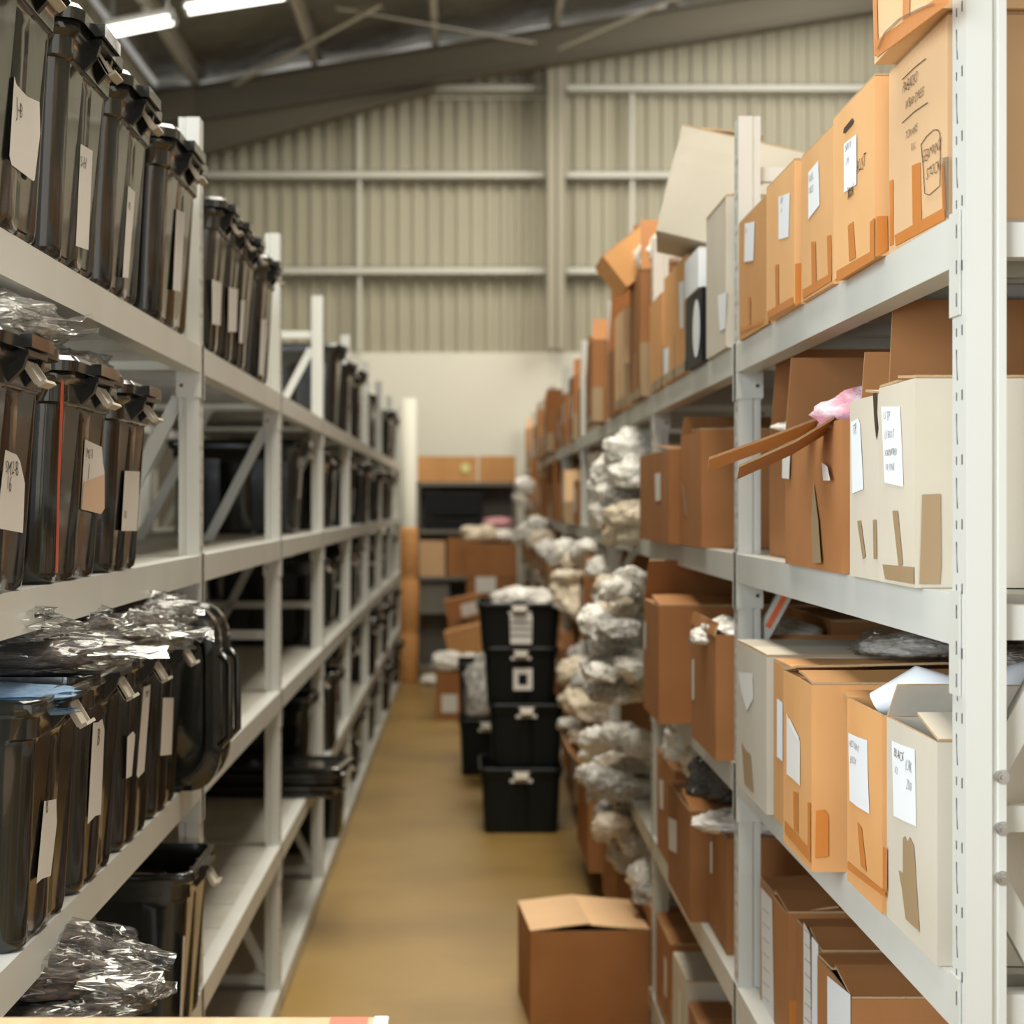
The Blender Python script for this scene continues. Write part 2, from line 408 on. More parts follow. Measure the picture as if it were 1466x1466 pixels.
lb = [(.05, 2.28, .57, 1.30), (.05, 1.87, .57, .86), (.05, .13, .57, 1.16), (.05, 2.34, .57, 2.34), (.05, 1.21, .57, 1.21), (.05, .10, .57, .10)]
rb = [(.04, 1.325, .58, 2.30), (.04, 1.265, .58, 1.265), (.04, 1.19, .58, .20), (.05, 2.33, .57, 2.33), (.05, .10, .57, .10)]
LRACK = rack('shelving_rack', 'long white steel shelving rack holding black tubs, left side of the aisle', 1, -.60, LP, LL, 2.50, braces=lb)
RRACK = rack('shelving_rack', 'long white steel shelving rack full of cartons, right side of the aisle', -1, .574, RP, RL, 2.45, braces=rb)
# hardware seen on the nearest right frame
for z in (1.3165, 1.257, 1.200):
    b = MB(); yy = -.0065
    b.tube([(.042, .0035, z), (.042, -.004, z)], .0062, 12).tube([(.042, -.004, z), (.042, -.0075, z)], .0036, 6)
    b.tube([(.042, .0035, z), (.042, .0000, z)], .0085, 14)
    part('bolt', b.mesh('bolt', M['bolt']), RRACK)
for k, tz in ((1, 1), (2, 1)):       # strip of red tape on the braces of the second and third frames
    y = 1.8 * k
    a, d = Vector((.04, 0, 1.325)), Vector((.54, 0, .975))
    p, q = a + d * .045, a + d * .120
    b = MB().bar((p.x, y + .018, p.z), (q.x, y + .018, q.z), .012, .0012)
    part('red_tape', b.mesh('red_tape', M['redtag']), RRACK)
# second row standing back to back with the left rack, seen through the empty shelves
rack('shelving_rack', 'further white shelving rack glimpsed through the empty left shelves', 1, -1.32, [2.4, 4.2, 6.0, 7.8, 9.6], LL, 2.3, slots=0, braces=lb)

# ------------------------------------------------------------------ black tubs
TD, TW, TH = .50, .34, .34
def tub_outline(sx, sy, rib, z, inset=0, r=.035):
    hx, hy = TD / 2 * sx - inset, TW / 2 * sy - inset
    pts = []
    def arc(cx, cy, a0):
        for i in range(6):
            a = a0 + math.pi / 2 * i / 5; pts.append(Vector((cx + r * math.cos(a), cy + r * math.sin(a), z)))
    arc(hx - r, hy - r, 0)
    for f in (.75, .70, .35, .30, -.30, -.35, -.70, -.75): pts.append(Vector((f * (hx - r), hy - (rib if abs(f) in (.70, .35) else 0), z)))
    arc(-hx + r, hy - r, math.pi / 2)
    for f in (.95, .85, .35, .25, -.25, -.35, -.85, -.95): pts.append(Vector((-hx + (rib if abs(f) in (.85, .35) else 0), f * (hy - r), z)))
    arc(-hx + r, -hy + r, math.pi)
    for f in (-.75, -.70, -.35, -.30, .30, .35, .70, .75): pts.append(Vector((f * (hx - r), -hy + (rib if abs(f) in (.70, .35) else 0), z)))
    arc(hx - r, -hy + r, 1.5 * math.pi)
    for f in (-.95, -.85, -.35, -.25, .25, .35, .85, .95): pts.append(Vector((hx - (rib if abs(f) in (.85, .35) else 0), f * (hy - r), z)))
    return pts
mb = MB(); rb_ = .011
lv = [(.84, .84, 0, .0), (.865, .86, rb_ * .6, .006), (.875, .87, rb_, .02), (.90, .90, rb_, .14), (.925, .925, rb_, .255), (.93, .93, rb_ * .3, .272), (.93, .93, 0, .28)]
loops = [tub_outline(a, b, c, z) for a, b, c, z in lv]
loops += [tub_outline(.955, .955, 0, .284), tub_outline(.96, .96, 0, .310), tub_outline(.985, .985, 0, .315), tub_outline(1, 1, 0, .318), tub_outline(1, 1, 0, .330), tub_outline(.985, .985, 0, .335),
          tub_outline(.95, .95, 0, .335), tub_outline(.93, .93, 0, .28), tub_outline(.85, .85, 0, .012)]
mb.rings(loops)
TUB = smooth_by_angle(mb.mesh('tub_body', M['black']), 50)
TUBD = TUB.copy(); TUBD.materials[0] = M['blackd']
mb = MB()
mb.rings([tub_outline(1.0, 1.0, 0, .334), tub_outline(1.03, 1.04, 0, .330), tub_outline(1.035, 1.045, 0, .346), tub_outline(1.01, 1.015, 0, .354), tub_outline(.95, .93, 0, .354), tub_outline(.93, .91, 0, .346), tub_outline(.60, .5, 0, .346), tub_outline(.56, .46, 0, .352)])
mb.box(.235, .270, -.06, .06, .332, .350)
LID = smooth_by_angle(mb.mesh('lid', M['black']), 40)
mb = MB()     # latch: hinge bar, hanging buckle plate kicked outwards, thumb lip
T = Matrix.Translation((.250, 0, .316)) @ Matrix.Rotation(R(-30), 4, 'Y')
mb.box(-.002, .002, -.028, .028, -.036, -.002, T=T)
mb.box(0, .012, -.028, .028, -.040, -.035, T=T)
mb.box(-.001, .006, -.028, -.024, -.036, -.002, T=T).box(-.001, .006, .024, .028, -.036, -.002, T=T)
mb.tube([T @ Vector((0, -.036, 0)), T @ Vector((0, .036, 0))], .0035, 8)
LATCH = mb.mesh('latch', M['latch'])
mb = MB()
for y in (-.05, .038):
    mb.prism([(.225, y, .27), (.256, y, .305), (.262, y, .325), (.225, y, .325)], (0, .012, 0))
mb.box(.245, .264, -.052, .052, .322, .330)
BRACK = mb.mesh('rim_bracket', M['blackm'])

def tub(label, xf, y0, y1, z, h=.35, d=.52, lid=True, latch=True, labels=(), group='black storage tubs on the left rack', side=1, rz=0, cat='storage tub', near=True):
    """xf: plane of the end that faces the aisle"""
    w = y1 - y0
    t = thing('storage_tub', label, cat, (xf - side * d / 2, (y0 + y1) / 2, z + .0006), group)
    hh = .354 if lid else .335
    t.scale = (d / .5 / (1.0 if not lid else 1.0), w / (.355 if lid else .34), h / hh)
    t.rotation_euler.z = rz
    tb = part('tub_body', TUB, t)
    if lid: part('lid', LID, t)
    if latch: part('latch', LATCH, tb)
    if near: part('rim_bracket', BRACK, t)
    k_ = .354 if lid else .335
    def bx(Z): return xf - side * d / 2 * (1 - (.873 + .2128 * (Z - z) / h * k_))
    def PL(x, y):
        X = xf
        for _ in range(6): q = PXp(x, y, X); X = bx(q.z)
        return PXp(x, y, X)
    t['bx'] = 0; del t['bx']
    fx = xf - side * d * .036
    for L in labels:
        m = L.get('m', M['paper'])
        pts = [PL(x, y) for x, y in L['p']]
        pl = patch(t, 'paper_label', pts, (side, 0, 0), m)
        if 'p2' in L: patch(t, 'paper_label', [PL(x, y) + Vector((side * .0012, 0, 0)) for x, y in L['p2']], (side, 0, 0), M['papertan'])
        for (s_, x, y, sz) in L.get('w', ()):
            writing(t, s_, PL(x, y), (0, side, 0), (side * d / 2 * .2128 * k_ / h, 0, 1), sz, M['ink'], seed=len(s_) + x, shear=-.1).parent = pl
    return t
XT = -.56
# top shelf
tub('black lidded tub with big torn label, nearest on the top left shelf', XT, 2.24, 2.645, LL[4], .37, labels=[dict(p=[(20, 109), (23, 121), (38, 138), (56, 146), (57, 191), (49, 258), (47, 259), (16, 236), (13, 223)], w=[('J-B', 22, 163, .030)])])
tub('black lidded tub with long narrow label, second on the top left shelf', XT, 2.665, 3.04, LL[4], .365, labels=[dict(p=[(115, 206), (132, 216), (126, 358), (108, 352)], w=[('S-H', 114, 238, .028)])])
tub('black lidded tub with thin strip label, third on the top left shelf', XT, 3.06, 3.42, LL[4], .36, labels=[dict(p=[(183, 266), (193, 275), (183, 398), (175, 397)], w=[('M', 183, 300, .02)])])
tub('black lidded tub in front of the first left post, top shelf', XT, 3.55, 4.03, LL[4], .37, labels=[dict(p=[(252, 299), (264, 305), (258, 418), (247, 415)])])
for (y0, y1, p, lb_) in ((4.28, 4.56, [(303, 400), (317, 405), (315, 466), (303, 464)], 'black lidded tub just beyond the first left post, top shelf'),
                    (4.58, 4.80, [(327, 411), (340, 414), (338, 475), (326, 475)], 'black lidded tub between two others, second beyond the first left post'),
                    (4.82, 5.12, [(345, 430), (351, 430), (347, 492), (342, 490)], 'black lidded tub, third beyond the first left post on top shelf'),
                    (5.28, 5.62, [(374, 457), (381, 457), (376, 538), (370, 536)], 'black lidded tub touching the second left post on the top shelf')):
    tub(lb_, XT, y0, y1, LL[4], .35, labels=[dict(p=p)])
# second shelf
tub('black tub labelled SM2-B, nearest on the second left shelf', XT, 2.20, 2.565, LL[3], .33, labels=[dict(p=[(7, 644), (23, 651), (28, 660), (35, 692), (32, 763), (-6, 756)], w=[('SM2-B', 6, 678, .026), ('16', 8, 700, .026)])])
t = tub('black tub with red edge and half tan label, second shelf, left rack', XT, 2.62, 3.05, LL[3], .325, labels=[dict(p=[(121, 629), (145, 640), (147, 664), (149, 676), (148, 728), (143, 736), (115, 729)], p2=[(118, 690), (148, 679), (148, 728), (143, 736), (115, 729)], w=[('M2-3', 122, 657, .024), ('1', 124, 684, .03)])])
patch(t, 'red_edge', [PYp(x, y, 2.632) for x, y in ((88, 545), (92, 545), (86, 690), (83, 820), (80, 820), (83, 690))], (0, -1, 0), M['red'], .002)
tub('black tub with plain white label, last before the empty second shelf', XT, 3.07, 3.41, LL[3], .32, labels=[dict(p=[(178, 674), (199, 675), (198, 715), (195, 760), (173, 760)], w=[('XX', 176, 741, .02)])])
# middle shelf
tub('open black tub nearest the camera on the middle left shelf', XT, 2.46, 2.815, LL[2], .34, lid=False, labels=[dict(p=[(63, 1147), (80, 1144), (81, 1178), (75, 1230), (72, 1254), (60, 1258), (52, 1265)], w=[('B', 64, 1165, .03)])])
tub('open black tub with long label marked B, middle left shelf', XT, 2.83, 3.165, LL[2], .34, lid=False, labels=[dict(p=[(133, 1035), (140, 1034), (146, 1029), (149, 1044), (144, 1166), (136, 1168), (125, 1180)], w=[('B', 138, 1066, .04)])])
tub('open black tub with two paper strips, third on the middle left shelf', XT, 3.18, 3.505, LL[2], .335, lid=False, labels=[dict(p=[(182, 1055), (190, 1047), (193, 1052), (188, 1111), (180, 1115)]), dict(p=[(205, 984), (215, 980), (206, 1104), (197, 1114), (195, 1110)], w=[('SMY', 207, 1000, .02)])])
tub('open black tub beside the two upright lids, middle left shelf', XT, 3.52, 3.85, LL[2], .335, lid=False, labels=[dict(p=[(233, 999), (248, 999), (245, 1080), (229, 1082)])])
for i, (y, lb_) in enumerate(((3.925, 'black lid standing on edge beside the middle shelf tubs, nearer one'), (4.06, 'black lid standing on edge against the first left post, farther one'))):
    t = thing('tub_lid', lb_, 'lid', (-.735, y, LL[2] + .0006), 'black lids standing on edge')
    mb = MB(); T = Matrix.Rotation(R(90), 4, 'X') @ Matrix.Translation((0, .195, 0))
    def lo(sx, sy, zz): return [T @ v for v in [Vector((p.x * .86, p.y * 1.1, zz)) for p in tub_outline(sx, sy, 0, 0, r=.07)]]
    mb.rings([lo(1, 1, -.012), lo(1.03, 1.03, -.008), lo(1.03, 1.03, .03), lo(.97, .97, .042), lo(.90, .88, .042), lo(.86, .84, .026), lo(.7, .6, .026), lo(.66, .55, .036)][::-1])
    part('lid_panel', smooth_by_angle(mb.mesh('lid_panel', M['black']), 40), t)
    mb = MB(); mb.tube([(.225, -.06, .10), (.245, -.06, .12), (.245, -.06, .27), (.225, -.06, .29)], .008)
    part('lid_handle', mb.mesh('lid_handle', M['black'], True), t)
# fourth shelf
tub('open black tub stuffed with bagged clothes, bottom left corner', XT, 2.46, 2.86, LL[1], .335, lid=False)
tub('deep black tub with dropped lining bag, right of the bagged clothes, fourth left shelf', XT + .01, 3.76, 4.12, LL[1], .35, lid=False, labels=[dict(p=[(262, 1340), (264.5, 1340), (260, 1455), (257, 1455)])])
ORD = ['first', 'second', 'third', 'fourth', 'fifth', 'sixth', 'seventh', 'eighth', 'ninth', 'tenth', 'eleventh', 'twelfth', 'thirteenth', 'fourteenth', 'fifteenth', 'sixteenth', 'seventeenth', 'eighteenth', 'nineteenth', 'twentieth',
       'twenty-first', 'twenty-second', 'twenty-third', 'twenty-fourth', 'twenty-fifth', 'twenty-sixth', 'twenty-seventh', 'twenty-eighth', 'twenty-ninth', 'thirtieth', 'thirty-first', 'thirty-second', 'thirty-third', 'thirty-fourth', 'thirty-fifth', 'thirty-sixth']
LV = ['bottom', 'fourth', 'middle', 'second', 'top']
_T = ['twenty', 'thirty', 'forty', 'fifty']
ORD += ['%s-%s' % (a, b) for a in _T for b in ORD[:9]][16:]
cnt = {4: 8, 3: 3, 2: 4, 1: 2, 0: 0}
def far_tubs(lv, ys, skip=()):
    for y0 in ys:
        w = .335 if y0 < 99 else .3
        if any(p - .03 < y0 + w / 2 < p + .09 for p in ()): pass
        rr = random.random()
        cnt[lv] += 1
        yc = y0 + w / 2; xo = random.choice((-.05, -.06, -.075, -.03, 0)); fx = XT - .017 + xo
        pts = None
        if rr < .65:
            zt_ = LL[lv] + random.uniform(.20, .27); zb_ = zt_ - random.uniform(.11, .17); a = yc - .045 - random.uniform(0, .02)
            pts = [(fx, a, zt_), (fx, a + .07, zt_ + .004), (fx, a + .068, zb_), (fx, a - .002, zb_ - .005)]
        t = tub('black tub with %s, %s from the near end, %s shelf of left rack' % ('pale label' if pts else 'bare end', ORD[cnt[lv] - 1], LV[lv]), XT + xo, y0, y0 + w, LL[lv], random.uniform(.33, .37), lid=(lv == 4 or rr < .5))
        if pts: patch(t, 'paper_label', [Vector((XT + xo - .26 * (1 - (.875 + .2128 * (p[2] - LL[lv]))), p[1], p[2])) for p in pts], (1, 0, 0), M['paper'], .0008)
def slots_y(a, b, posts, p=1.0):
    out = []
    for q, r in zip(posts, posts[1:]):
        y = q + .075 + random.uniform(0, .04)
        while y + .335 < r - .01:
            if y > a and y < b and random.random() < p: out.append(y)
            y += .335 + random.uniform(.045, .09)
    return out
LQ = LP + [LP[-1] + 1.8]
far_tubs(4, [8.32] + slots_y(8.7, 16.4, LP))
far_tubs(3, [7.22] + slots_y(8.1, 16.4, LP, .85))
far_tubs(2, slots_y(7.8, 16.4, LP, .85))
far_tubs(1, [7.42] + slots_y(7.8, 16.4, LP, .85))
far_tubs(0, slots_y(7.8, 16.4, LP, .8))
# a low tub lying behind the pile of lids, and the pile of flat lids
for i in range(5):
    t = thing('tub_lid', 'black lid lying flat, %s from the bottom of the pile on the fourth left shelf' % ORD[i], 'lid', (-.735 + random.uniform(-.02, .03), 7.15 + random.uniform(-.02, .02), LL[1] + .0006 + i * .0235), 'pile of flat black lids')
    t.rotation_euler.z = random.uniform(-.12, .12)
    mb = MB()
    mb.rings([tub_outline(1.0, 1.0, 0, 0), tub_outline(1.03, 1.04, 0, .004), tub_outline(1.03, 1.04, 0, .018), tub_outline(1, 1, 0, .022), tub_outline(.93, .9, 0, .022), tub_outline(.9, .87, 0, .012)])
    part('lid_panel', smooth_by_angle(mb.mesh('lid_panel', M['black']), 40), t)
# tubs in the rack behind
bk = 0
for lv in (0, 1, 2, 3):
    for y in (2.5, 3.2, 3.75, 4.5, 5.0, 5.5, 6.2, 6.65, 7.1):
        if lv == 3 and y < 4.4 or (lv, y) in ((2, 2.5),): continue
        bk += 1
        tub('black tub on the rack behind, %s shelf, %s from the near end' % (LV[lv], ORD[[2.5, 3.2, 3.75, 4.5, 5.0, 5.5, 6.2, 6.65, 7.1].index(y)]), -1.31, y, y + .34, LL[lv], .35, lid=True, latch=(y > 4), near=False, group='black tubs on the rack behind the left one')

# ------------------------------------------------------------------ bags and soft goods
def blob(seed, sub=4, crease=.16, lump=.28):
    import bmesh
    bm = bmesh.new(); bmesh.ops.create_icosphere(bm, subdivisions=sub, radius=1)
    o = Vector((seed * 3.7, seed * 1.3, seed * 5.1))
    for v in bm.verts:
        n = v.co.normalized()
        q = (abs(n.x) ** 3 + abs(n.y) ** 3 + abs(n.z) ** 2.2) ** (-1 / 3)      # pillow: fuller corners than a ball
        r = q + lump * noise.noise(n * 1.6 + o) + .12 * noise.noise(n * 3.5 + o * 2)
        c = 1 - abs(noise.noise(n * 3.0 + o * 3)) * 2
        c2 = 1 - abs(noise.noise(n * 5.0 + o * 4)) * 2
        r += crease * (max(0, c) ** 3) * .9 + crease * .5 * (max(0, c2) ** 2)
        p = n * r
        p.z = max(p.z, -.62 + .05 * noise.noise(n * 4 + o))
        v.co = p
    me = bpy.data.meshes.new('bag'); bm.to_mesh(me); bm.free()
    return me
BL = [blob(i) for i in range(1, 7)]
BF = [blob(i + 20, 5, .15, .36) for i in range(1, 5)]
def mesh_m(me, m):
    key = (me.name, m.name)
    if key not in _mm:
        c = me.copy(); c.materials.clear(); c.materials.append(m)
        c.polygons.foreach_set('use_smooth', [True] * len(c.polygons)); _mm[key] = c
    return _mm[key]
_mm = {}
def bag(label, p, sc, m, i=None, rz=None, group=None, cat='bag', name='plastic_bag', tail=False, tilt=0):
    i = random.randrange(6) if i is None else i
    t = link(bpy.data.objects.new(name, mesh_m(BL[i % 6], M[m] if isinstance(m, str) else m)))
    t.location = p; t.scale = sc; t.rotation_euler = (tilt, tilt * .6, random.uniform(0, 6.3) if rz is None else rz)
    return tag(t, label, cat, group)
def clearbag(label, p, sc, inner='cloth', i=0, rz=0, group=None, tail=None, tilt=0):
    """folded clothes in a crumpled clear bag"""
    t = thing('bagged_garment', label, 'bagged clothes', p, group, rz=rz, ry=tilt)
    t.scale = sc
    o = part('garment', mesh_m(BL[i % 6], M[inner]), t); o.scale = (.86, .86, .80)
    o = part('clear_bag', mesh_m(BF[i % 4], M['film']), t)
    if tail:
        mb = MB(); n = 12; vs = []
        for j in range(4):
            f = j / 3
            for k in range(n + 1):
                a = (k / n - .5) * (1.2 + f * .9)
                q = Vector((math.cos(a), math.sin(a), 0)) * (.75 + f * .75)
                q.z = .15 + .35 * f * noise.noise(Vector((k * .9 + i, j * .7, i))) * 2 - .1 * f
                vs.append(q)
        mb.add(vs, [(j * (n + 1) + k, j * (n + 1) + k + 1, (j + 1) * (n + 1) + k + 1, (j + 1) * (n + 1) + k) for j in range(3) for k in range(n)])
        part('bag_tail', mb.mesh('bag_tail', M['film'], False), t)
    return t
G = 'clear bagged clothes on the left rack'
clearbag('large clear bag of dark clothes lying on the nearest second shelf tub', (-.69, 2.50, LL[3] + .352), (.13, .19, .040), 'bgrey', 0, .1, G, True)
clearbag('small crumpled clear bag on the last tub of the second shelf', (-.72, 3.22, LL[3] + .345), (.09, .10, .035), 'bwhite', 1, .8, G)
for k, (x, y, z, sx, sy, sz, i, rz, inn, l) in enumerate((
        (-.76, 2.72, .385, .20, .080, .038, 2, .15, 'cloth', 'clear bundle of dark clothes at the left end of the middle shelf heap'),
        (-.80, 2.62, .43, .22, .090, .034, 4, -.1, 'bdark', 'dark clear bundle under the beam at the far left of the heap'),
        (-.74, 2.87, .378, .19, .085, .045, 0, .3, 'cloth', 'crumpled clear bundle over the first two middle shelf tubs'),
        (-.72, 3.02, .38, .17, .080, .045, 3, -.2, 'cloth', 'clear bundle spilling over the second middle shelf tub'),
        (-.73, 3.18, .375, .18, .080, .042, 1, .35, 'cloth', 'clear bundle with reddish clothes above the two strip tub'),
        (-.72, 3.34, .38, .18, .080, .046, 5, 0, 'cloth', 'clear bundle of dark clothes above the third middle shelf tub'),
        (-.71, 3.52, .385, .17, .080, .05, 4, .3, 'cloth', 'clear bundle between the third and fourth middle shelf tubs'),
        (-.70, 3.68, .372, .13, .085, .042, 2, -.3, 'bgrey', 'pale clear bundle propped high beside the upright lids'))):
    clearbag(l, (x, y, LL[2] + z), (sx, sy, sz), inn, i, rz, G, k in (2, 3, 5, 7), tilt=random.uniform(-.12, .12))
for k in range(3):
    t = link(bpy.data.objects.new('folded_cloth', mesh_m(BL[k], M['blue']))); t.location = (-.70 + .004 * k, 2.60, LL[2] + .315 + k * .012); t.scale = (.125, .07, .010)
    tag(t, 'pale blue folded garment, %s in the nearest middle shelf tub' % ('lowest', 'middle one', 'topmost')[k], 'clothes', 'blue folded garments')
for k, (x, y, z, sx, sy, sz, i, rz, l) in enumerate((
        (-.72, 2.58, .345, .20, .075, .045, 0, .1, 'lowest long clear bundle of dark clothes in the bottom left tub'),
        (-.70, 2.70, .350, .20, .070, .045, 3, -.1, 'second long clear bundle of dark clothes in the bottom left tub'),
        (-.69, 2.81, .345, .18, .070, .045, 4, .2, 'clear bundle with orange print in the bottom left tub'),
        (-.70, 2.66, .425, .18, .070, .042, 5, .25, 'clear bundle lying across the others at the bottom left'),
        (-.68, 2.80, .430, .17, .065, .045, 1, -.15, 'topmost clear bundle of the bottom left heap'),
        (-.555, 2.78, .365, .085, .06, .040, 2, .5, 'shiny knotted bag end sticking out at the bottom left'),
        (-.545, 2.84, .27, .045, .04, .045, 1, .2, 'small clear bag tip hanging from the bottom left tub'))):
    clearbag(l, (x, y, LL[1] + z), (sx, sy, sz), 'cloth', i, rz, 'clear bagged clothes in the bottom left tub', k in (3, 4, 5), tilt=random.uniform(-.1, .15))
bag('grey liner bag hanging over the rim of the deep tub, bottom left', (-.80, 3.84, LL[1] + .315), (.17, .06, .025), 'bgrey', 2, 0, cat='bag')

# ------------------------------------------------------------------ cartons
def wallgrid(mb, c, u, v, hu, h, nrm, bulge, seed, nu=7, nv=6, mi=0):
    """one slightly bulging cardboard panel; c = middle of its bottom edge"""
    vs = []
    for j in range(nv + 1):
        for i in range(nu + 1):
            a = -1 + 2 * i / nu; b = j / nv
            e = (1 - a * a) * (4 * b * (1 - b) if h > 0 else 1)
            w = bulge * e + (.0003 if bulge < .001 else .002) * noise.noise(Vector((a * 1.5 + seed, b * 2, seed * .7))) * (1 - a ** 4)
            vs.append(Vector(c) + Vector(u) * hu * a + Vector(v) * h * b + Vector(nrm) * w)
    mb.add(vs, [(j * (nu + 1) + i, j * (nu + 1) + i + 1, (j + 1) * (nu + 1) + i + 1, (j + 1) * (nu + 1) + i) for j in range(nv) for i in range(nu)], mi)
def carton(label, x0, x1, y0, y1, z, h, m='tan', flaps=None, group=None, rz=0, rx=0, ry=0, bulge=.0002, tape=None, name='cardboard_box', major='X', side=-1, cat='cardboard box', seed=None, tapes=True, slot=True):
    """flaps: dict(near=angle, far=angle, front=angle, back=angle); 0 closed, 90 upright, >90 folded out. side: X sign of the aisle face"""
    seed = random.random() * 50 if seed is None else seed
    hx, hy = (x1 - x0) / 2, (y1 - y0) / 2
    t = thing(name, label, cat, ((x0 + x1) / 2, (y0 + y1) / 2, z + .0006), group, rz=rz, rx=rx, ry=ry)
    mb = MB()
    for u, n, hu, dd in (((0, 1, 0), (1, 0, 0), hy, hx), ((-1, 0, 0), (0, 1, 0), hx, hy), ((0, -1, 0), (-1, 0, 0), hy, hx), ((1, 0, 0), (0, -1, 0), hx, hy)):
        c = Vector(n) * dd
        wallgrid(mb, c, u, (0, 0, 1), hu, h - .003, n, bulge, seed + dd * 9 + n[0])
        e = Vector(n) * -.004                                     # inner skin
        wallgrid(mb, c + e, Vector(u) * -1, (0, 0, 1), hu - .004, h - .003, n, bulge, seed + dd * 9 + n[0])
        U = Vector(u); a, b = c - U * hu + Vector((0, 0, h - .003)), c + U * hu + Vector((0, 0, h - .003))
        mb.add([a, b, b + e * 1.0, a + e * 1.0], [(0, 1, 2, 3)], 1)
    mb.box(-hx, hx, -hy, hy, 0, .004)
    part('box_body', mb.mesh('box_body', [M[m], M['edge']]), t)
    fl = dict(near=0, far=0, front=0, back=0)
    if flaps: fl.update(flaps)
    sx = side
    hinge = dict(near=(Vector((0, -hy, h)), Vector((1, 0, 0)), Vector((0, 1, 0)), hx, hy), far=(Vector((0, hy, h)), Vector((-1, 0, 0)), Vector((0, -1, 0)), hx, hy),
                 front=(Vector((sx * hx, 0, h)), Vector((0, sx, 0)), Vector((-sx, 0, 0)), hy, min(hx, hy)), back=(Vector((-sx * hx, 0, h)), Vector((0, -sx, 0)), Vector((sx, 0, 0)), hy, min(hx, hy)))
    for k, (c, U, I, hu, ln) in hinge.items():
        an = fl[k]
        if an is None: continue
        ws = 1
        if isinstance(an, tuple):
            ws = an[2] if len(an) > 2 else 1
            an, ln = an[:2]
        elif major == 'Y' and k in ('front', 'back'): ln = hx
        elif major == 'Y': ln = min(hx, hy)
        minor = (k in ('front', 'back')) if major == 'X' else (k in ('near', 'far'))
        a = R(an); d = I * math.cos(a) + Vector((0, 0, 1)) * math.sin(a); nn = Vector((0, 0, 1)) * math.cos(a) - I * math.sin(a)
        c = c + Vector((0, 0, -.0065 if minor else -.0025)); th = .0035
        ln2 = ln - (.0015 if an < 5 else 0)
        if minor and an < 5: c = c + I * .005; ln2 -= .012; 
        hw = hu * ws - (.006 if minor else .001)
        f = MB(); nu, nv = 8, 4; g0 = []; g1 = []
        for j in range(nv + 1):
            for i in range(nu + 1):
                q = -1 + 2 * i / nu; s_ = j / nv
                wob = (.006 * s_ * noise.noise(Vector((q * 1.7 + seed, s_ + ord(k[0]), seed))) if an > 2 else .0008 * s_)
                cut = .02 * s_ if minor or an > 20 else .002 * s_
                p = c + U * (hw - cut * .4) * q + d * ln2 * s_ + nn * wob
                g0.append(p); g1.append(p + nn * th)
        K = len(g0); W = nu + 1
        f.add(g0 + g1, [(j * W + i, (j + 1) * W + i, (j + 1) * W + i + 1, j * W + i + 1) for j in range(nv) for i in range(nu)] + [(K + j * W + i, K + j * W + i + 1, K + (j + 1) * W + i + 1, K + (j + 1) * W + i) for j in range(nv) for i in range(nu)])
        rim = [i for i in range(W)] + [j * W + nu for j in range(1, nv + 1)] + [nv * W + i for i in range(nu - 1, -1, -1)] + [j * W for j in range(nv - 1, 0, -1)]
        f.add([(g0 + g1)[r] for r in rim] + [(g0 + g1)[K + r] for r in rim], [(i, (i + 1) % len(rim), len(rim) + (i + 1) % len(rim), len(rim) + i) for i in range(len(rim))], 1)
        part('flap', f.mesh('flap', [M[m], M['edge']]), t)
    if tapes and tape is not None:
        tm = M[tape]; mb = MB(); e = sx * (hx + bulge + .0012)
        w = .022
        for yy in (0,):      # tape over the bottom seam and up the aisle face
            mb.box(*sorted((e, e - sx * .0010)), yy - w / 2, yy + w / 2, .0, h * .38)
        mb.box(*sorted((e, e - sx * .0010)), -hy, hy, 0, .028)
        mb.box(*sorted((e, e - sx * .0010)), -hy, -hy + .012, 0, h * .42)
        mb.box(sx * hx, sx * (hx - .045), -hy - .0045, -hy - .0035, 0, h * .42) if sx > 0 else mb.box(-hx, -hx + .045, -hy - .0050, -hy - .0040, 0, h * .42)
        part('packing_tape', mb.mesh('packing_tape', tm), t)
    return t
def lab(t, X, pts, m='paperw', w=(), name='paper_label', ink='faint'):
    pl = patch(t, name, [PXp(x, y, X) for x, y in pts], (-1, 0, 0), M[m])
    for i, (s_, x, y, sz) in enumerate(w): writing(t, s_, PXp(x, y, X), (0, -1, 0), (0, 0, 1), sz, M[ink], seed=i + x).parent = pl
def tapep(t, X, pts, m='tape'): patch(t, 'packing_tape', [PXp(x, y, X) for x, y in pts], (-1, 0, 0), M[m], .0002)

GR = 'cardboard boxes on the right rack'
Bf = .0006     # bulge clearance for things stuck on a face
# ---- top shelf, first bay
P = carton('large carton with PARAISO WRAP DRESS handwriting, beside the near post', .572, 1.14, 2.225, 2.532, RL[4], .247, 'tan', group=GR, seed=1)
X = .572 - Bf
for pts in ([(1306, 237), (1318, 232), (1320, 323), (1307, 328)], [(1274, 259), (1279, 257), (1279, 350), (1274, 352)], [(1281, 337), (1354, 296), (1354, 314), (1283, 352)], [(1348, 236), (1352, 232), (1355, 300), (1350, 302)]): tapep(P, X, pts)
for s_, x, y, sz in (('PARAISO', 1293, 136, .020), ('WRAP DRESS', 1297, 159, .0165), ('TOWARE', 1297, 202, .015), ('V.G.', 1305, 218, .015), ('GERMANY', 1321, 234, .020), ('STOCK', 1327, 257, .020)):
    writing(P, s_, PXp(x, y, X), (0, -1, 0), (0, 0, 1), sz, M['ink'], seed=x, shear=.3, off=.0012)
for pts in ([(1293, 114), (1310, 97), (1326, 84)], [(1293, 176), (1310, 160), (1329, 147)], [(1320, 207), (1328, 195), (1338, 186), (1344, 186), (1347, 192), (1348, 230), (1347, 266), (1340, 272), (1332, 279), (1325, 277), (1323, 240), (1320, 207)]):
    stroke(P, [PXp(x, y, X) for x, y in pts], (-1, 0, 0), M['ink'], .0011)
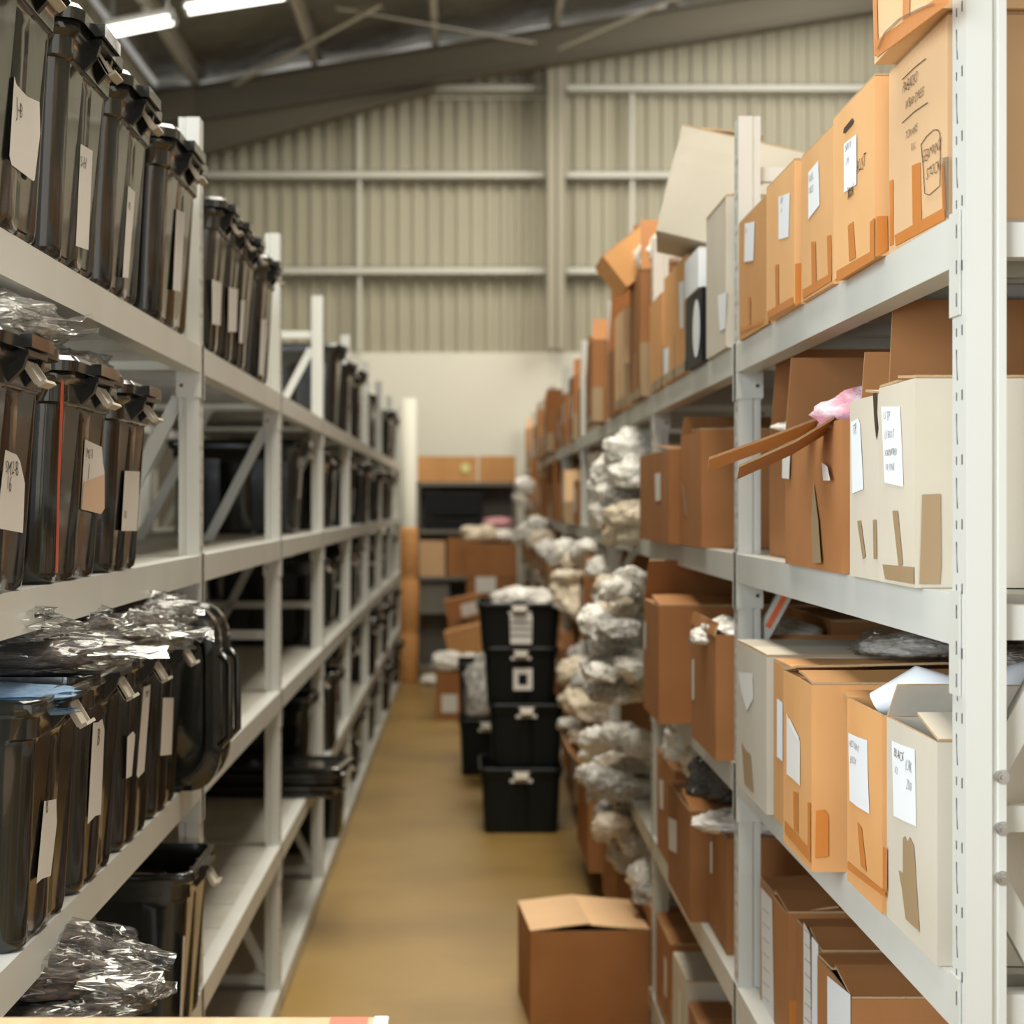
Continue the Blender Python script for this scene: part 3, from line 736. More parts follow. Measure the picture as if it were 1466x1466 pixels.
# torn clear tape bits at its near corner
patch(P, 'clear_tape', [PXp(x, y, X) for x, y in ((1350, 226), (1359, 224), (1359, 312), (1353, 312), (1350, 270))], (-1, 0, 0), M['film'])
C5 = carton('carton with cut hand slot and white label, next to the PARAISO carton', .555, 1.12, 2.545, 2.83, RL[4], .247, 'tan2', group=GR, seed=2)
X = .555 - Bf
lab(C5, X, [(1209, 206), (1227, 192), (1227, 264), (1209, 276)], w=[('NAVY', 1211, 219, .016), ('S M', 1212, 238, .014)])
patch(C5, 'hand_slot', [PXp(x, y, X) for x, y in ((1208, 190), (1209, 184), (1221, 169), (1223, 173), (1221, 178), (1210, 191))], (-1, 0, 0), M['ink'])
writing(C5, 'RUST', PXp(1227, 250, X), (0, -1, 0), (0, 0, 1), .026, M['ink'], seed=4, off=.0012)
writing(C5, 'XX', PXp(1214, 287, X), (0, -1, 0), (0, 0, 1), .024, M['ink'], seed=5, off=.0012)
writing(C5, 'WX', PXp(1214, 288, X), (0, -1, 0), (0, 0, 1), .024, M['ink'], seed=9, off=.0012)
for pts in ([(1214, 323), (1222, 317), (1225, 369), (1216, 374)], [(1198, 388), (1250, 358), (1252, 371), (1198, 404)], [(1246, 318), (1252, 312), (1252, 370), (1246, 374)]): tapep(C5, X, pts)
patch(C5, 'packing_tape', [PYp(x, y, 2.545 - Bf) for x, y in ((1255, 310), (1270, 309), (1271, 358), (1255, 368))], (0, -1, 0), M['tape'])
C4 = carton('carton with tilted white label, third from the near post on top shelf', .562, 1.12, 2.872, 3.14, RL[4], .245, 'tan2', group=GR, seed=3)
lab(C4, .562 - Bf, [(1158, 247), (1172, 230), (1174, 293), (1158, 314)], w=[('BLK L', 1159, 262, .016), ('DRESS', 1159, 278, .014)])
for pts in ([(1162, 346), (1168, 346), (1169, 405), (1163, 409)], [(1150, 415), (1190, 391), (1191, 402), (1150, 428)], [(1184, 338), (1190, 336), (1191, 395), (1186, 400)]): tapep(C4, .562 - Bf, pts)
C3 = carton('carton with narrow white label, fourth from the near post on top shelf', .553, 1.10, 3.157, 3.45, RL[4], .245, 'tan2', group=GR, seed=4)
lab(C3, .553 - Bf, [(1115, 282), (1131, 276), (1129, 339), (1115, 343)], w=[('RED', 1118, 293, .016), ('M', 1119, 306, .014)])
for pts in ([(1110, 380), (1115, 378), (1115, 440), (1111, 442)], [(1099, 446), (1135, 425), (1136, 436), (1099, 457)]): tapep(C3, .553 - Bf, pts)
patch(C3, 'packing_tape', [PYp(x, y, 3.157 - Bf) for x, y in ((1138, 378), (1148, 376), (1148, 432), (1138, 438))], (0, -1, 0), M['tape'])
C2 = carton('carton touching the second right post, top shelf, with small label', .565, 1.10, 3.50, 3.88, RL[4], .245, 'orange', group=GR, seed=5)
lab(C2, .565 - Bf, [(1067, 320), (1081, 317), (1079, 373), (1066, 375)], w=[('NV', 1068, 335, .014)])
for pts in ([(1071, 427), (1075, 425), (1075, 470), (1072, 471)], [(1060, 470), (1092, 458), (1092, 463), (1060, 477)]): tapep(C2, .565 - Bf, pts)
TT = carton('small taped carton stacked on top at the upper right edge', .545, 1.0, 2.215, 2.50, RL[4] + .249, .23, 'tan', group=GR, seed=6)
for pts in ([(1293, -30), (1303, -30), (1303, 32), (1293, 42)], [(1252, 60), (1354, -12), (1360, 4), (1256, 82)], [(1250, -10), (1256, -10), (1258, 78), (1252, 80)]): tapep(TT, .545 - Bf, pts)
I_ = .545 - Bf - .001
stroke(TT, [PXp(x, y, I_) for x, y in ((1258, 72), (1268, 48), (1290, 27), (1320, 12), (1338, 6))], (-1, 0, 0), M['film'], .004, name='tape_wrinkle')
# ---- top shelf, second bay
BG = carton('pale grey-beige carton just beyond the second right post, top shelf', .56, 1.0, 4.04, 4.37, RL[4], .33, 'grey', group=GR, flaps=dict(front=(25, .1)))
lab(BG, .56 - Bf, [(1028, 423), (1040, 418), (1039, 470), (1031, 474)])
BW = carton('black carton with big white circle, beside the pale grey-beige carton', .555, .95, 4.42, 4.74, RL[4], .175, 'tan', group=GR)
for ch in BW.children:
    ch.data = ch.data.copy(); ch.data.materials[0] = M['screen']; ch.data.materials[1] = M['screen']
mb = MB(); c = Vector((.555 - Bf - .0012, 4.50, RL[4] + .085))
patch(BW, 'round_sticker', [c + Vector((0, math.cos(a) * .07, math.sin(a) * .07)) for a in [2 * math.pi * k / 28 for k in range(28)]], (-1, 0, 0), M['paperw'])
WB = carton('white box stacked on the black carton with the circle', .55, .80, 4.44, 4.72, RL[4] + .177, .095, 'tan', group=GR)
for ch in WB.children:
    ch.data = ch.data.copy(); ch.data.materials[0] = M['paperw']; ch.data.materials[1] = M['paper']
BT = carton('tall brown carton with white strips, left of the black carton', .56, 1.05, 4.78, 5.30, RL[4], .30, 'orange', group=GR, tape='tapeb')
lab(BT, .56 - Bf, [(972, 405), (980, 402), (979, 470), (974, 470)])
lab(BT, .56 - Bf, [(950, 500), (958, 497), (957, 545), (951, 548)])
carton('narrow brown carton with two white labels, ahead of third right post', .56, 1.05, 5.36, 5.72, RL[4], .27, 'orange', group=GR, tape='tapeb')
carton('big pale carton lying tilted over the top shelf cartons', .485, .82, 4.62, 5.02, RL[4] + .30, .27, 'beige', ry=R(14), rz=R(-6), group=GR, bulge=.008, flaps=dict(front=(8, .2)))
t = carton('second pale carton leaning behind the tilted one, top shelf', .95, 1.25, 4.5, 4.95, RL[4], .36, 'beige', ry=R(6), group=GR)
# ---- top shelf, third bay
carton('worn brown carton with dark hand hole, third bay, top shelf', .545, 1.0, 5.86, 6.25, RL[4], .40, 'brown', group=GR, flaps=dict(near=60, far=80, front=None), tape='tapeb')
carton('opened brown carton with white labels beside the hand hole one', .535, 1.0, 6.32, 6.75, RL[4], .33, 'tan', group=GR, tape='tapeb')
carton('orange carton balanced at an angle above the third bay', .50, .68, 6.05, 6.4, RL[4] + .42, .13, 'orange', ry=R(-38), group=GR)
bag('white wrapped bundle wedged under the angled orange carton', (.64, 5.98, RL[4] + .46), (.11, .08, .07), 'bwhite', 2)
carton('brown carton with open top, last of the third bay top shelf', .56, 1.0, 6.85, 7.4, RL[4], .26, 'brown', group=GR, flaps=dict(far=70))
# ---- second shelf, first bay
z2 = RL[3]
S1 = carton('beige carton with four line label, beside the near post, second shelf', .56, 1.12, 2.336, 2.54, z2, .265, 'beige', group=GR, seed=11, flaps=dict(near=3))
X = .56 - Bf
lab(S1, X, [(1262, 582), (1289, 582), (1294, 697), (1267, 691)], w=[('U TP', 1266, 603, .018), ('U BOT', 1268, 629, .018), ('W PINK', 1269, 675, .015)])
writing(S1, 'XXXWWX', PXp(1268, 653, X), (0, -1, 0), (0, 0, 1), .014, M['ink'], seed=3)
tapep(S1, X, [(1278, 731), (1286, 731), (1293, 808), (1287, 811)], 'tapeb'); tapep(S1, X, [(1264, 808), (1309, 812), (1309, 836), (1268, 829)], 'tapeb')
patch(S1, 'packing_tape', [PYp(x, y, 2.336 - Bf) for x, y in ((1320, 708), (1346, 707), (1347, 812), (1345, 836), (1316, 836), (1318, 780))], (0, -1, 0), M['tapeb'])
S2 = carton('beige carton with torn corner slit, second on the second right shelf', .562, 1.12, 2.55, 2.742, z2, .258, 'beige', group=GR, seed=12, flaps=dict(near=4, far=(93, .15, .80)))
X = .562 - Bf
lab(S2, X, [(1219, 604), (1229, 599), (1232, 606), (1237, 700), (1221, 707)], w=[('TR', 1222, 622, .022)])
for pts in ([(1228, 746), (1233, 745), (1240, 797), (1236, 800)], [(1250, 744), (1255, 744), (1256, 800), (1251, 800)]): tapep(S2, X, pts, 'tapeb')
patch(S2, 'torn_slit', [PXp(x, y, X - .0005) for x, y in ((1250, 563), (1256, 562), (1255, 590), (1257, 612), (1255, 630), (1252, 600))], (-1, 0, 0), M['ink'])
OB = carton('crumpled brown carton with its flaps thrown open towards the aisle', .562, 1.08, 2.80, 3.30, z2, .235, 'brown', group=GR, seed=13, bulge=.003,
            flaps=dict(front=None, near=(86, .10, .9), far=(84, .13), back=(80, .1)))
for ch in S2.children:
    if ch.name.startswith('flap') and max(v.co.z for v in ch.data.vertices) > .3:
        ch.data.materials[0] = M['brown']; ch['label'] = 'brown upright flap'
carton('short brown carton deeper in the shelf behind the opened one', .70, 1.12, 3.32, 3.38, z2, .33, 'brown', group=GR)
for (r0, m0, t0, w_) in (((.566, 3.03, 1.757), (.47, 2.97, 1.722), (.375, 2.90, 1.690), .075), ((.566, 2.90, 1.752), (.50, 2.86, 1.715), (.405, 2.79, 1.676), .085)):
    I = inv(OB); f = MB(); vs = []
    for th in (0, .004):
        for q, ww in ((r0, w_), (m0, w_ * .96), (t0, w_ * .8)):
            for e in (-.5, .5): vs.append(I @ (Vector(q) + Vector((.10 * e * ww, e * ww, th - .017 * e))))
    f.add(vs, [(0, 1, 3, 2), (2, 3, 5, 4), (6, 8, 9, 7), (8, 10, 11, 9)]); f.add(vs, [(0, 6, 7, 1), (4, 5, 11, 10), (0, 2, 8, 6), (2, 4, 10, 8), (1, 7, 9, 3), (3, 9, 11, 5)], 1)
    part('flap', f.mesh('flap', [M['orange' if t0[0] < .39 else 'brown'], M['edge']]), OB)
lab(OB, .562 - .0045, [(1121, 640), (1132, 637), (1130, 686), (1120, 684)], 'paper'); lab(OB, .562 - .0095, [(1177, 662), (1185, 668), (1189, 688), (1179, 688)], 'paper')
tapep(OB, .562 - .0050, [(1165, 690), (1172, 745), (1176, 806), (1164, 806), (1162, 745)], 'tapeb')
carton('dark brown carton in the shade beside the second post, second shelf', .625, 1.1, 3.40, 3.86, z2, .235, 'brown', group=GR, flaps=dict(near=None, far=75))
bag('white plastic on the dark brown carton by the second post', (.74, 3.55, z2 + .245), (.12, .13, .025), 'bwhite', 1)
bag('pink garment spilling out between the open carton and the beige ones', (.655, 2.90, z2 + .245), (.085, .10, .035), 'pink', 3, cat='clothes', name='pink_garment', rz=.5)
bag('rose coloured garment packed inside the open brown carton', (.80, 3.04, z2 + .150), (.12, .13, .08), 'pinkr', 4, cat='clothes', name='rose_garment', rz=.2)
# ---- second shelf, second bay
MB_ = carton('large brown carton with diagonal crease, second bay, second shelf', .56, 1.1, 4.46, 4.89, z2, .285, 'brown', group=GR, seed=21, flaps=dict(near=(1, .21), far=(88, .05), front=(4, .1)))
NB_ = carton('brown carton with small white label, left of the large creased one', .53, 1.05, 4.90, 5.72, z2, .25, 'brown', group=GR, seed=22, flaps=dict(near=3))
lab(NB_, .53 - Bf, [(938, 678), (946, 677), (946, 716), (939, 718)], 'paper')
tapep(MB_, .56 - Bf, [(976, 690), (981, 700), (986, 742), (980, 735)], 'tapeb')
# ---- middle shelf
z3 = RL[2]
S3 = carton('grey-beige carton with BLACK label and ragged tape, middle right shelf', .565, 1.12, 2.245, 2.515, z3, .272, 'grey', group=GR, seed=31, flaps=dict(near=(12, .11), far=(60, .05), front=None))
X = .565 - Bf
lab(S3, X, [(1277, 1060), (1290, 1066), (1310, 1073), (1312, 1183), (1296, 1176), (1280, 1168)], w=[('(UK', 1297, 1102, .020), ('XS', 1282, 1106, .016), ('200', 1299, 1130, .018)])
writing(S3, 'BLACK', PXp(1281, 1082, X), (0, -1, 0), (0, 0, 1), .018, M['ink'], seed=3)
tapep(S3, X, [(1293, 1200), (1296, 1197), (1299, 1206), (1303, 1198), (1309, 1211), (1312, 1260), (1317, 1334), (1297, 1316), (1292, 1275), (1287, 1246), (1293, 1250)], 'tapeb')
t = thing('tissue_paper', 'white folded tissue sheets standing out of the open orange carton', 'tissue paper', (.580, 2.635, z3 + .25))
for pts, r, r2 in (([(0, 0, .02), (.05, -.02, .055), (.12, -.03, .03), (.2, -.02, .0)], .022, .030), ([(.14, -.03, .01), (.19, -.02, .06), (.25, 0, .07), (.33, .01, .03)], .020, .028)):
    part('tissue_sheet', MB().tube(pts, r, 10, r2=r2).mesh('tissue_sheet', M['paperw'], True), t)
O3 = carton('orange carton with RED WHT label, open top, middle right shelf', .562, 1.12, 2.53, 2.762, z3, .272, 'orange', group=GR, seed=32, flaps=dict(near=None, far=(175, .10), front=None, back=None))
X = .562 - Bf
lab(O3, X, [(1215, 1049), (1228, 1055), (1242, 1060), (1243, 1110), (1245, 1165), (1228, 1155), (1217, 1146)], w=[('RED WHT', 1217, 1068, .015), ('8 BOX', 1218, 1091, .015)])
for pts in ([(1228, 1177), (1234, 1185), (1241, 1248), (1233, 1240)], [(1265, 1212), (1269, 1214), (1269, 1278), (1265, 1270)], [(1214, 1233), (1268, 1277), (1268, 1285), (1214, 1244)]): tapep(O3, X, pts)
O4 = carton('big orange-tan carton with torn paper label jutting into the aisle', .52, 1.14, 2.82, 3.07, z3, .285, 'orange', group=GR, seed=33, flaps=dict(near=(4, .12), far=(8, .12)))
X = .52 - Bf
lab(O4, X, [(1127, 1021), (1133, 1037), (1146, 1061), (1146, 1125), (1137, 1116), (1127, 1108)], 'paper')
lab(O4, X - .001, [(1130, 1028), (1144, 1056), (1142, 1060), (1130, 1035)], 'paperw', name='label_curl')
for pts in ([(1136, 1133), (1143, 1135), (1143, 1193), (1137, 1188)], [(1124, 1175), (1161, 1218), (1161, 1236), (1124, 1192)], [(1157, 1148), (1161, 1150), (1161, 1220), (1157, 1215)]): tapep(O4, X, pts)
patch(O4, 'packing_tape', [PYp(x, y, 2.82 - Bf) for x, y in ((1168, 1161), (1180, 1159), (1186, 1168), (1186, 1226), (1167, 1228))], (0, -1, 0), M['tape'])
O5 = carton('orange carton with blue-white label, squeezed behind the jutting one', .545, 1.1, 3.085, 3.32, z3, .28, 'orange', group=GR, seed=34)
lab(O5, .545 - Bf, [(1113, 1000), (1121, 1006), (1121, 1090), (1113, 1083)])
B5 = carton('beige carton with torn leaf-shaped label by the second right post', .536, 1.12, 3.34, 3.72, z3, .285, 'grey', group=GR, seed=35)
lab(B5, .536 - Bf, [(1057, 962), (1078, 964), (1079, 1000), (1070, 1018), (1062, 990)], 'paper')
tapep(B5, .536 - Bf, [(1062, 1062), (1068, 1075), (1075, 1080), (1079, 1135), (1066, 1122)], 'tapeb')
E1 = carton('brown carton just past the second right post, middle shelf', .538, 1.08, 4.04, 4.48, z3, .275, 'brown', group=GR, seed=36, flaps=dict(near=None, front=(75, .03)))
bag('white crumpled bag on the open carton past the second post', (.66, 4.2, z3 + .26), (.11, .13, .04), 'bwhite', 5)
E2 = carton('brown carton jutting out in the second bay, middle right shelf', .485, 1.06, 4.72, 5.12, z3, .30, 'brown', group=GR, seed=37, flaps=dict(far=(60, .12), near=5))
lab(E1, .538 - Bf, [(991, 945), (994, 943), (994, 1000), (991, 1003)], 'paper'); lab(E2, .485 - Bf, [(922, 890), (925, 890), (925, 930), (922, 930)], 'paper')
carton('long brown carton at the back of the middle right shelf', .80, 1.16, 4.1, 4.6, z3, .30, 'brown', group=GR)
for k, (x, y) in enumerate(((.9, 2.9), (1.02, 3.1), (.80, 3.3), (.98, 3.5))):
    clearbag('crumpled clear plastic, %s from the camera on top of the middle shelf cartons' % ORD[k], (x, y, z3 + .305), (.10, .09, .028), 'cloth' if k % 2 else 'bwhite', k, k * 1.3, group='plastic scraps above the middle shelf cartons')
# ---- fourth shelf
z4 = RL[1]
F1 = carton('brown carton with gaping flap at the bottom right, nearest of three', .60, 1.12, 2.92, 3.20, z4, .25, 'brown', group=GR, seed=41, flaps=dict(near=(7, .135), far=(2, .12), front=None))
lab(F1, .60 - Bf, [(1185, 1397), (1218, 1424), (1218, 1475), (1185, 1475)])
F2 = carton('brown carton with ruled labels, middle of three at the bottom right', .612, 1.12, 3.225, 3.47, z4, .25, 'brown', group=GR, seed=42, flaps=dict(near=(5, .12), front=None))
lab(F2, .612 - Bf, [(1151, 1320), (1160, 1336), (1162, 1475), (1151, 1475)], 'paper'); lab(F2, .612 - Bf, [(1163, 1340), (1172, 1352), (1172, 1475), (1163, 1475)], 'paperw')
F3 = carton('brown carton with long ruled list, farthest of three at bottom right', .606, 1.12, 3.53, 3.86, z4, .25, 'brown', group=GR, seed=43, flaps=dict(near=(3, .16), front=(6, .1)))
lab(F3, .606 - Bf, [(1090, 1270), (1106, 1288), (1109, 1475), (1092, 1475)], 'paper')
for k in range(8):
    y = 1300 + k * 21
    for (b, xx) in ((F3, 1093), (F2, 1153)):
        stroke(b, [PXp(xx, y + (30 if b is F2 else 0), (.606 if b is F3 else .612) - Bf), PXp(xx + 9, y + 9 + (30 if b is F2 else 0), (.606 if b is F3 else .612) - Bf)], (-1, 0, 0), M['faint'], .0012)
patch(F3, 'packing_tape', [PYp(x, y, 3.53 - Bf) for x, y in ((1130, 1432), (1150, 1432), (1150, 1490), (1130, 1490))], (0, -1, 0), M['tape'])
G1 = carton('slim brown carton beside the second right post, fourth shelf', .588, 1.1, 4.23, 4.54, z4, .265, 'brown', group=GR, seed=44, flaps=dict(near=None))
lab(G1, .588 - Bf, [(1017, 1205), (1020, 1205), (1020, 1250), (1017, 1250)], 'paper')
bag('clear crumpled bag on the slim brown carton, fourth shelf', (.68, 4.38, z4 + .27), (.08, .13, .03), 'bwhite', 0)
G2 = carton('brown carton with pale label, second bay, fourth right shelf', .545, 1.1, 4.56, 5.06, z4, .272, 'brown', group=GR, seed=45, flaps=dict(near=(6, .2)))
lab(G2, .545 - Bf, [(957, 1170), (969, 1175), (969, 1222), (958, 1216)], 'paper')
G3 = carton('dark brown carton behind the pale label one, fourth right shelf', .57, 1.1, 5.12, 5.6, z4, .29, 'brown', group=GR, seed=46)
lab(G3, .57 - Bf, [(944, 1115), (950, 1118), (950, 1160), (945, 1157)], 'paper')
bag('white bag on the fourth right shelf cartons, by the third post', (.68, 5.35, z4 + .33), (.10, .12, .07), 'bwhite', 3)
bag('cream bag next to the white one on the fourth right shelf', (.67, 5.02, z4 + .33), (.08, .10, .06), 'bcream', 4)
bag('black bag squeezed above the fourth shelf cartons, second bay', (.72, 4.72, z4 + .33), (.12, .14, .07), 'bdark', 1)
# ---- bottom shelf
z5 = RL[0]
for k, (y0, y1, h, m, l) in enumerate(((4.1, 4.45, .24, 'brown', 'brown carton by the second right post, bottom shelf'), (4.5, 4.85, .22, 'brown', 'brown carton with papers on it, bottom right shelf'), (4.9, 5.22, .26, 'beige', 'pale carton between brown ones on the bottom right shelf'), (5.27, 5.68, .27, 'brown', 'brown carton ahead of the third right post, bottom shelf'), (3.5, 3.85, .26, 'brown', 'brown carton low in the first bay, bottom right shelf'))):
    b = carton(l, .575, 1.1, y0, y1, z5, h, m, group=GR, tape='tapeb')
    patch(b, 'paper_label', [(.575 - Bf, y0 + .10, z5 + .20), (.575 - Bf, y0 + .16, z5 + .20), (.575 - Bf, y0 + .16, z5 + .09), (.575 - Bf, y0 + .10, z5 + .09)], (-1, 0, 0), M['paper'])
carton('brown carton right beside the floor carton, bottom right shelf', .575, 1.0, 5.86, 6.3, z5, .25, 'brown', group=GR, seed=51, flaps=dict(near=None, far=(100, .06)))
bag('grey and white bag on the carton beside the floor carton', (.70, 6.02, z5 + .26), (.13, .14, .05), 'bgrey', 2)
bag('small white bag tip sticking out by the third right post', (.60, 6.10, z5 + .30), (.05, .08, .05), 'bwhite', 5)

# ---- carton standing on the floor of the aisle
FB = carton('brown carton with half-open top standing on the aisle floor', .185, .560, 5.84, 6.28, 0, .30, 'brown', rz=R(3.5), group=None, major='Y', seed=60, flaps=dict(front=(6, .19), back=(5, .19), near=None, far=0), bulge=.006)
for ch in FB.children:
    if ch.name.startswith('flap'): ch.data = ch.data.copy(); ch.data.materials[0] = M['tan']; ch['label'] = 'paler top flap'

# ---- distant cartons
rc = {4: 15, 3: 9, 2: 7, 1: 6, 0: 8}
def far_cartons(lv, y, yend, hr=(.2, .34), p=.95, cols=('brown', 'brown', 'orange', 'tan')):
    while y < yend:
        w = random.uniform(.26, .42); h = random.uniform(*hr); m = random.choice(cols)
        hit = [q for q in RP if y < q + .065 and y + w > q - .005]
        if hit:
            if hit[0] - y > .22: w = hit[0] - y - .012
            else: y = hit[0] + .07; continue
        if lv < 4: h = min(h, RL[lv + 1] - RL[lv] - .10)
        if random.random() < p:
            rc[lv] += 1
            xf = .575 + random.choice((-.06, -.03, -.015, .01, .03))
            words = {'brown': 'brown', 'orange': 'orange-brown', 'tan': 'tan', 'beige': 'beige', 'grey': 'grey-beige'}[m]
            b = carton('%s %s carton, %s from the near end, %s shelf of right rack' % ('tall' if h > .28 else 'low', words, ORD[rc[lv] - 1], LV[lv]), xf, xf + .5, y, y + w, RL[lv], h, m, group=GR,
                       flaps=random.choice((None, dict(near=None, far=70), dict(near=(50, .12)), None)), tape='tapeb' if random.random() < .4 else None)
            if random.random() < .6:
                a = y + w * random.uniform(.25, .5); zz = RL[lv] + h * random.uniform(.6, .85)
                patch(b, 'paper_label', [(xf - Bf, a, zz), (xf - Bf, a + .08, zz), (xf - Bf, a + .08, zz - .12), (xf - Bf, a, zz - .12)], (-1, 0, 0), M['paper'], .002)
        y += w + random.uniform(.03, .09)
far_cartons(4, 7.66, 18.0, (.24, .36))
carton('tall beige carton in the fourth bay, second right shelf', .555, 1.0, 7.9, 8.5, z2, .33, 'beige', group=GR)
carton('brown carton behind the tall beige one, second right shelf', .54, 1.0, 7.15, 7.5, z2, .24, 'brown', group=GR)
rc[3] = 9
far_cartons(3, 8.6, 18.0, (.22, .33))
far_cartons(2, 7.7, 18.0, (.2, .28), .75, ('brown', 'brown', 'orange'))
far_cartons(1, 8.3, 18.0, (.2, .3), .8, ('brown', 'brown', 'orange'))
far_cartons(0, 8.55, 18.0, (.3, .38), .9, ('brown', 'brown', 'brown'))

# ---- piles of bags on the right rack
def pile(pts, where, grp):
    for k, (x, y, Y, r, m) in enumerate(pts):
        r *= .9
        p = PYp(x, y, Y)
        col = {'bwhite': 'white', 'bcream': 'cream', 'bgrey': 'grey'}[m]
        bag('%s bag, %s from the top of the heap %s' % (col, ORD[k], where), p, (r * 1.15, r * 1.1, r * random.uniform(.7, .95)), m, group=grp, tilt=random.uniform(-.7, .7))
pile([(905, 645, 6.3, .085, 'bwhite'), (880, 672, 6.4, .07, 'bwhite'), (908, 680, 6.2, .07, 'bwhite'), (873, 700, 6.4, .065, 'bwhite'), (900, 712, 6.3, .075, 'bgrey'), (880, 738, 6.4, .07, 'bwhite'), (905, 742, 6.2, .075, 'bcream'), (888, 764, 6.3, .05, 'bcream'), (908, 766, 6.2, .05, 'bcream')],
     'on second right shelf', 'white bags on the second right shelf')
ptsA = []
for k in range(38):
    f = k / 37
    ptsA.append((random.uniform(856 + 14 * abs(f - .5), 918), 832 + 165 * f, random.uniform(5.9, 6.5), random.uniform(.04, .065), random.choice(('bwhite', 'bcream', 'bwhite', 'bgrey', 'bwhite'))))
pile(ptsA, 'spilling off the middle right shelf', 'bags spilling off the middle right shelf')
ptsB = []
for k in range(36):
    f = k / 35
    x0 = 828 + 60 * f
    ptsB.append((random.uniform(x0, 925), 1052 + 175 * f, random.uniform(6.5, 7.2), random.uniform(.04, .065), random.choice(('bwhite', 'bgrey', 'bwhite', 'bcream', 'bwhite'))))
pile(ptsB, 'spilling off the fourth right shelf', 'bags spilling off the fourth right shelf')
pile([(845, 795, 8.3, .08, 'bwhite'), (862, 812, 8.0, .06, 'bwhite'), (805, 790, 9.6, .07, 'bwhite'), (822, 800, 9.2, .06, 'bcream'), (812, 830, 9.0, .07, 'bcream'), (818, 850, 9.0, .08, 'bcream'), (806, 865, 9.3, .07, 'bwhite'), (826, 875, 8.9, .07, 'bcream')],
     'farther along the middle right shelf', 'bags in the fourth bay of the middle right shelf')
pile([(756, 762, 13.0, .10, 'bwhite'), (772, 752, 12.5, .07, 'bwhite'), (775, 775, 12.0, .08, 'bcream'), (787, 790, 11.0, .07, 'bwhite'), (752, 695, 14.0, .07, 'bwhite'), (748, 720, 14.0, .07, 'bwhite')],
     'at the far right rack end', 'white bags at the far end of the right rack')
pile([(840, 940, 8.6, .07, 'bgrey'), (828, 965, 8.4, .08, 'bcream'), (850, 985, 8.2, .09, 'bgrey'), (840, 1010, 8.2, .10, 'bcream'), (822, 1045, 8.4, .07, 'bwhite'), (835, 1055, 8.2, .06, 'bcream')],
     'farther along the fourth right shelf', 'bags in the fourth bay of the fourth right shelf')
carton('open brown carton under the spilling bags, nearer one', .53, .95, 6.6, 7.3, z5, .41, 'brown', group='brown cartons under the spilling bags', seed=71)
carton('open brown carton under the spilling bags, farther one with raised flap', .50, .93, 7.66, 8.45, z5, .41, 'brown', group='brown cartons under the spilling bags', seed=72, flaps=dict(near=None, front=(130, .12)))

# ------------------------------------------------------------------ tubs stacked in the aisle
GA = 'black tubs stacked in the aisle'
def atub(label, x0, x1, y0, z, h, lid=False, d=.52):
    t = thing('storage_tub', label, 'storage tub', ((x0 + x1) / 2, y0 + d / 2, z + .0006), GA, rz=R(-90))
    t.scale = (d / .5, (x1 - x0) / .34, h / .335)
    part('tub_body', TUBD, t)
    if lid: part('lid', LID, t)
    part('latch', LATCH, t)
    part('handle_label', MB().box(.236, .2385, -.045, .045, .262, .280).mesh('handle_label', M['paper']), t)
    return t
a0 = atub('bottom black tub of the aisle stack, standing on the floor', .06, .48, 9.23, 0, .325)
a1 = atub('black tub second from the floor in the aisle stack', .105, .49, 9.26, .315, .325)
a2 = atub('black tub third from the floor, with a framed square label', .08, .46, 9.28, .63, .29)
a3 = atub('topmost black tub of the aisle stack, with striped white label', .05, .475, 9.25, .89, .25)
patch(a2, 'paper_label', [PYp(x, y, 9.29) for x, y in ((735, 957), (762, 957), (762, 988), (735, 988))], (0, -1, 0), M['paper'], .002)
patch(a2, 'label_centre', [PYp(x, y, 9.287) for x, y in ((742, 965), (755, 965), (755, 980), (742, 980))], (0, -1, 0), M['screen'], .002)
patch(a3, 'paper_label', [PYp(x, y, 9.262) for x, y in ((730, 880), (762, 880), (761, 922), (731, 922))], (0, -1, 0), M['paper'], .002)
for k in range(3): patch(a3, 'label_line', [PYp(x, y, 9.259) for x, y in ((731, 890 + 9 * k), (761, 890 + 9 * k), (761, 893 + 9 * k), (731, 893 + 9 * k))], (0, -1, 0), M['faint'], .002)
bag('white bag heaped in the topmost tub of the aisle stack', (.30, 9.5, 1.135), (.13, .16, .07), 'bwhite', 1)
b0 = atub('lower black tub of the shorter stack behind, on the floor', -.05, .28, 11.2, 0, .34)
b1 = atub('upper black tub of the shorter stack behind the aisle stack', -.055, .28, 11.2, .335, .34)
bag('clear bag hanging beside the aisle stack of tubs', (.085, 10.6, .56), (.09, .12, .19), 'bgrey', 3)
# ------------------------------------------------------------------ far end of the aisle
GB = 'cartons heaped at the end of the aisle'
b = carton('brown carton with white label on the floor at the far end', -.235, .05, 14.2, 14.55, 0, .36, 'brown', group=GB, side=1)
patch(b, 'paper_label', [PYp(x, y, 14.195) for x, y in ((632, 994), (655, 994), (655, 1020), (632, 1020))], (0, -1, 0), M['paper'], .002)
bag('white bag spilling over the floor carton at the far end', (-.13, 14.3, .42), (.13, .12, .08), 'bwhite', 2)
bag('white bag next to the one over the far floor carton', (.02, 14.3, .42), (.11, .12, .06), 'bwhite', 4)
carton('shaded brown carton under the tipped carton at the far end', -.12, .18, 14.7, 15.0, 0, .36, 'brown', group=GB, side=1)
carton('tall shaded carton under the pale label carton at the far end', -.15, .15, 15.1, 15.4, 0, .67, 'brown', group=GB, side=1)
t = carton('tan carton tipped over on the far end heap', -.12, .18, 14.7, 15.0, .40, .26, 'orange', group=GB, ry=R(-14), side=1)
t = carton('brown carton with pale label above the tipped carton', -.15, .15, 15.1, 15.4, .70, .18, 'brown', group=GB, ry=R(-12), side=1)
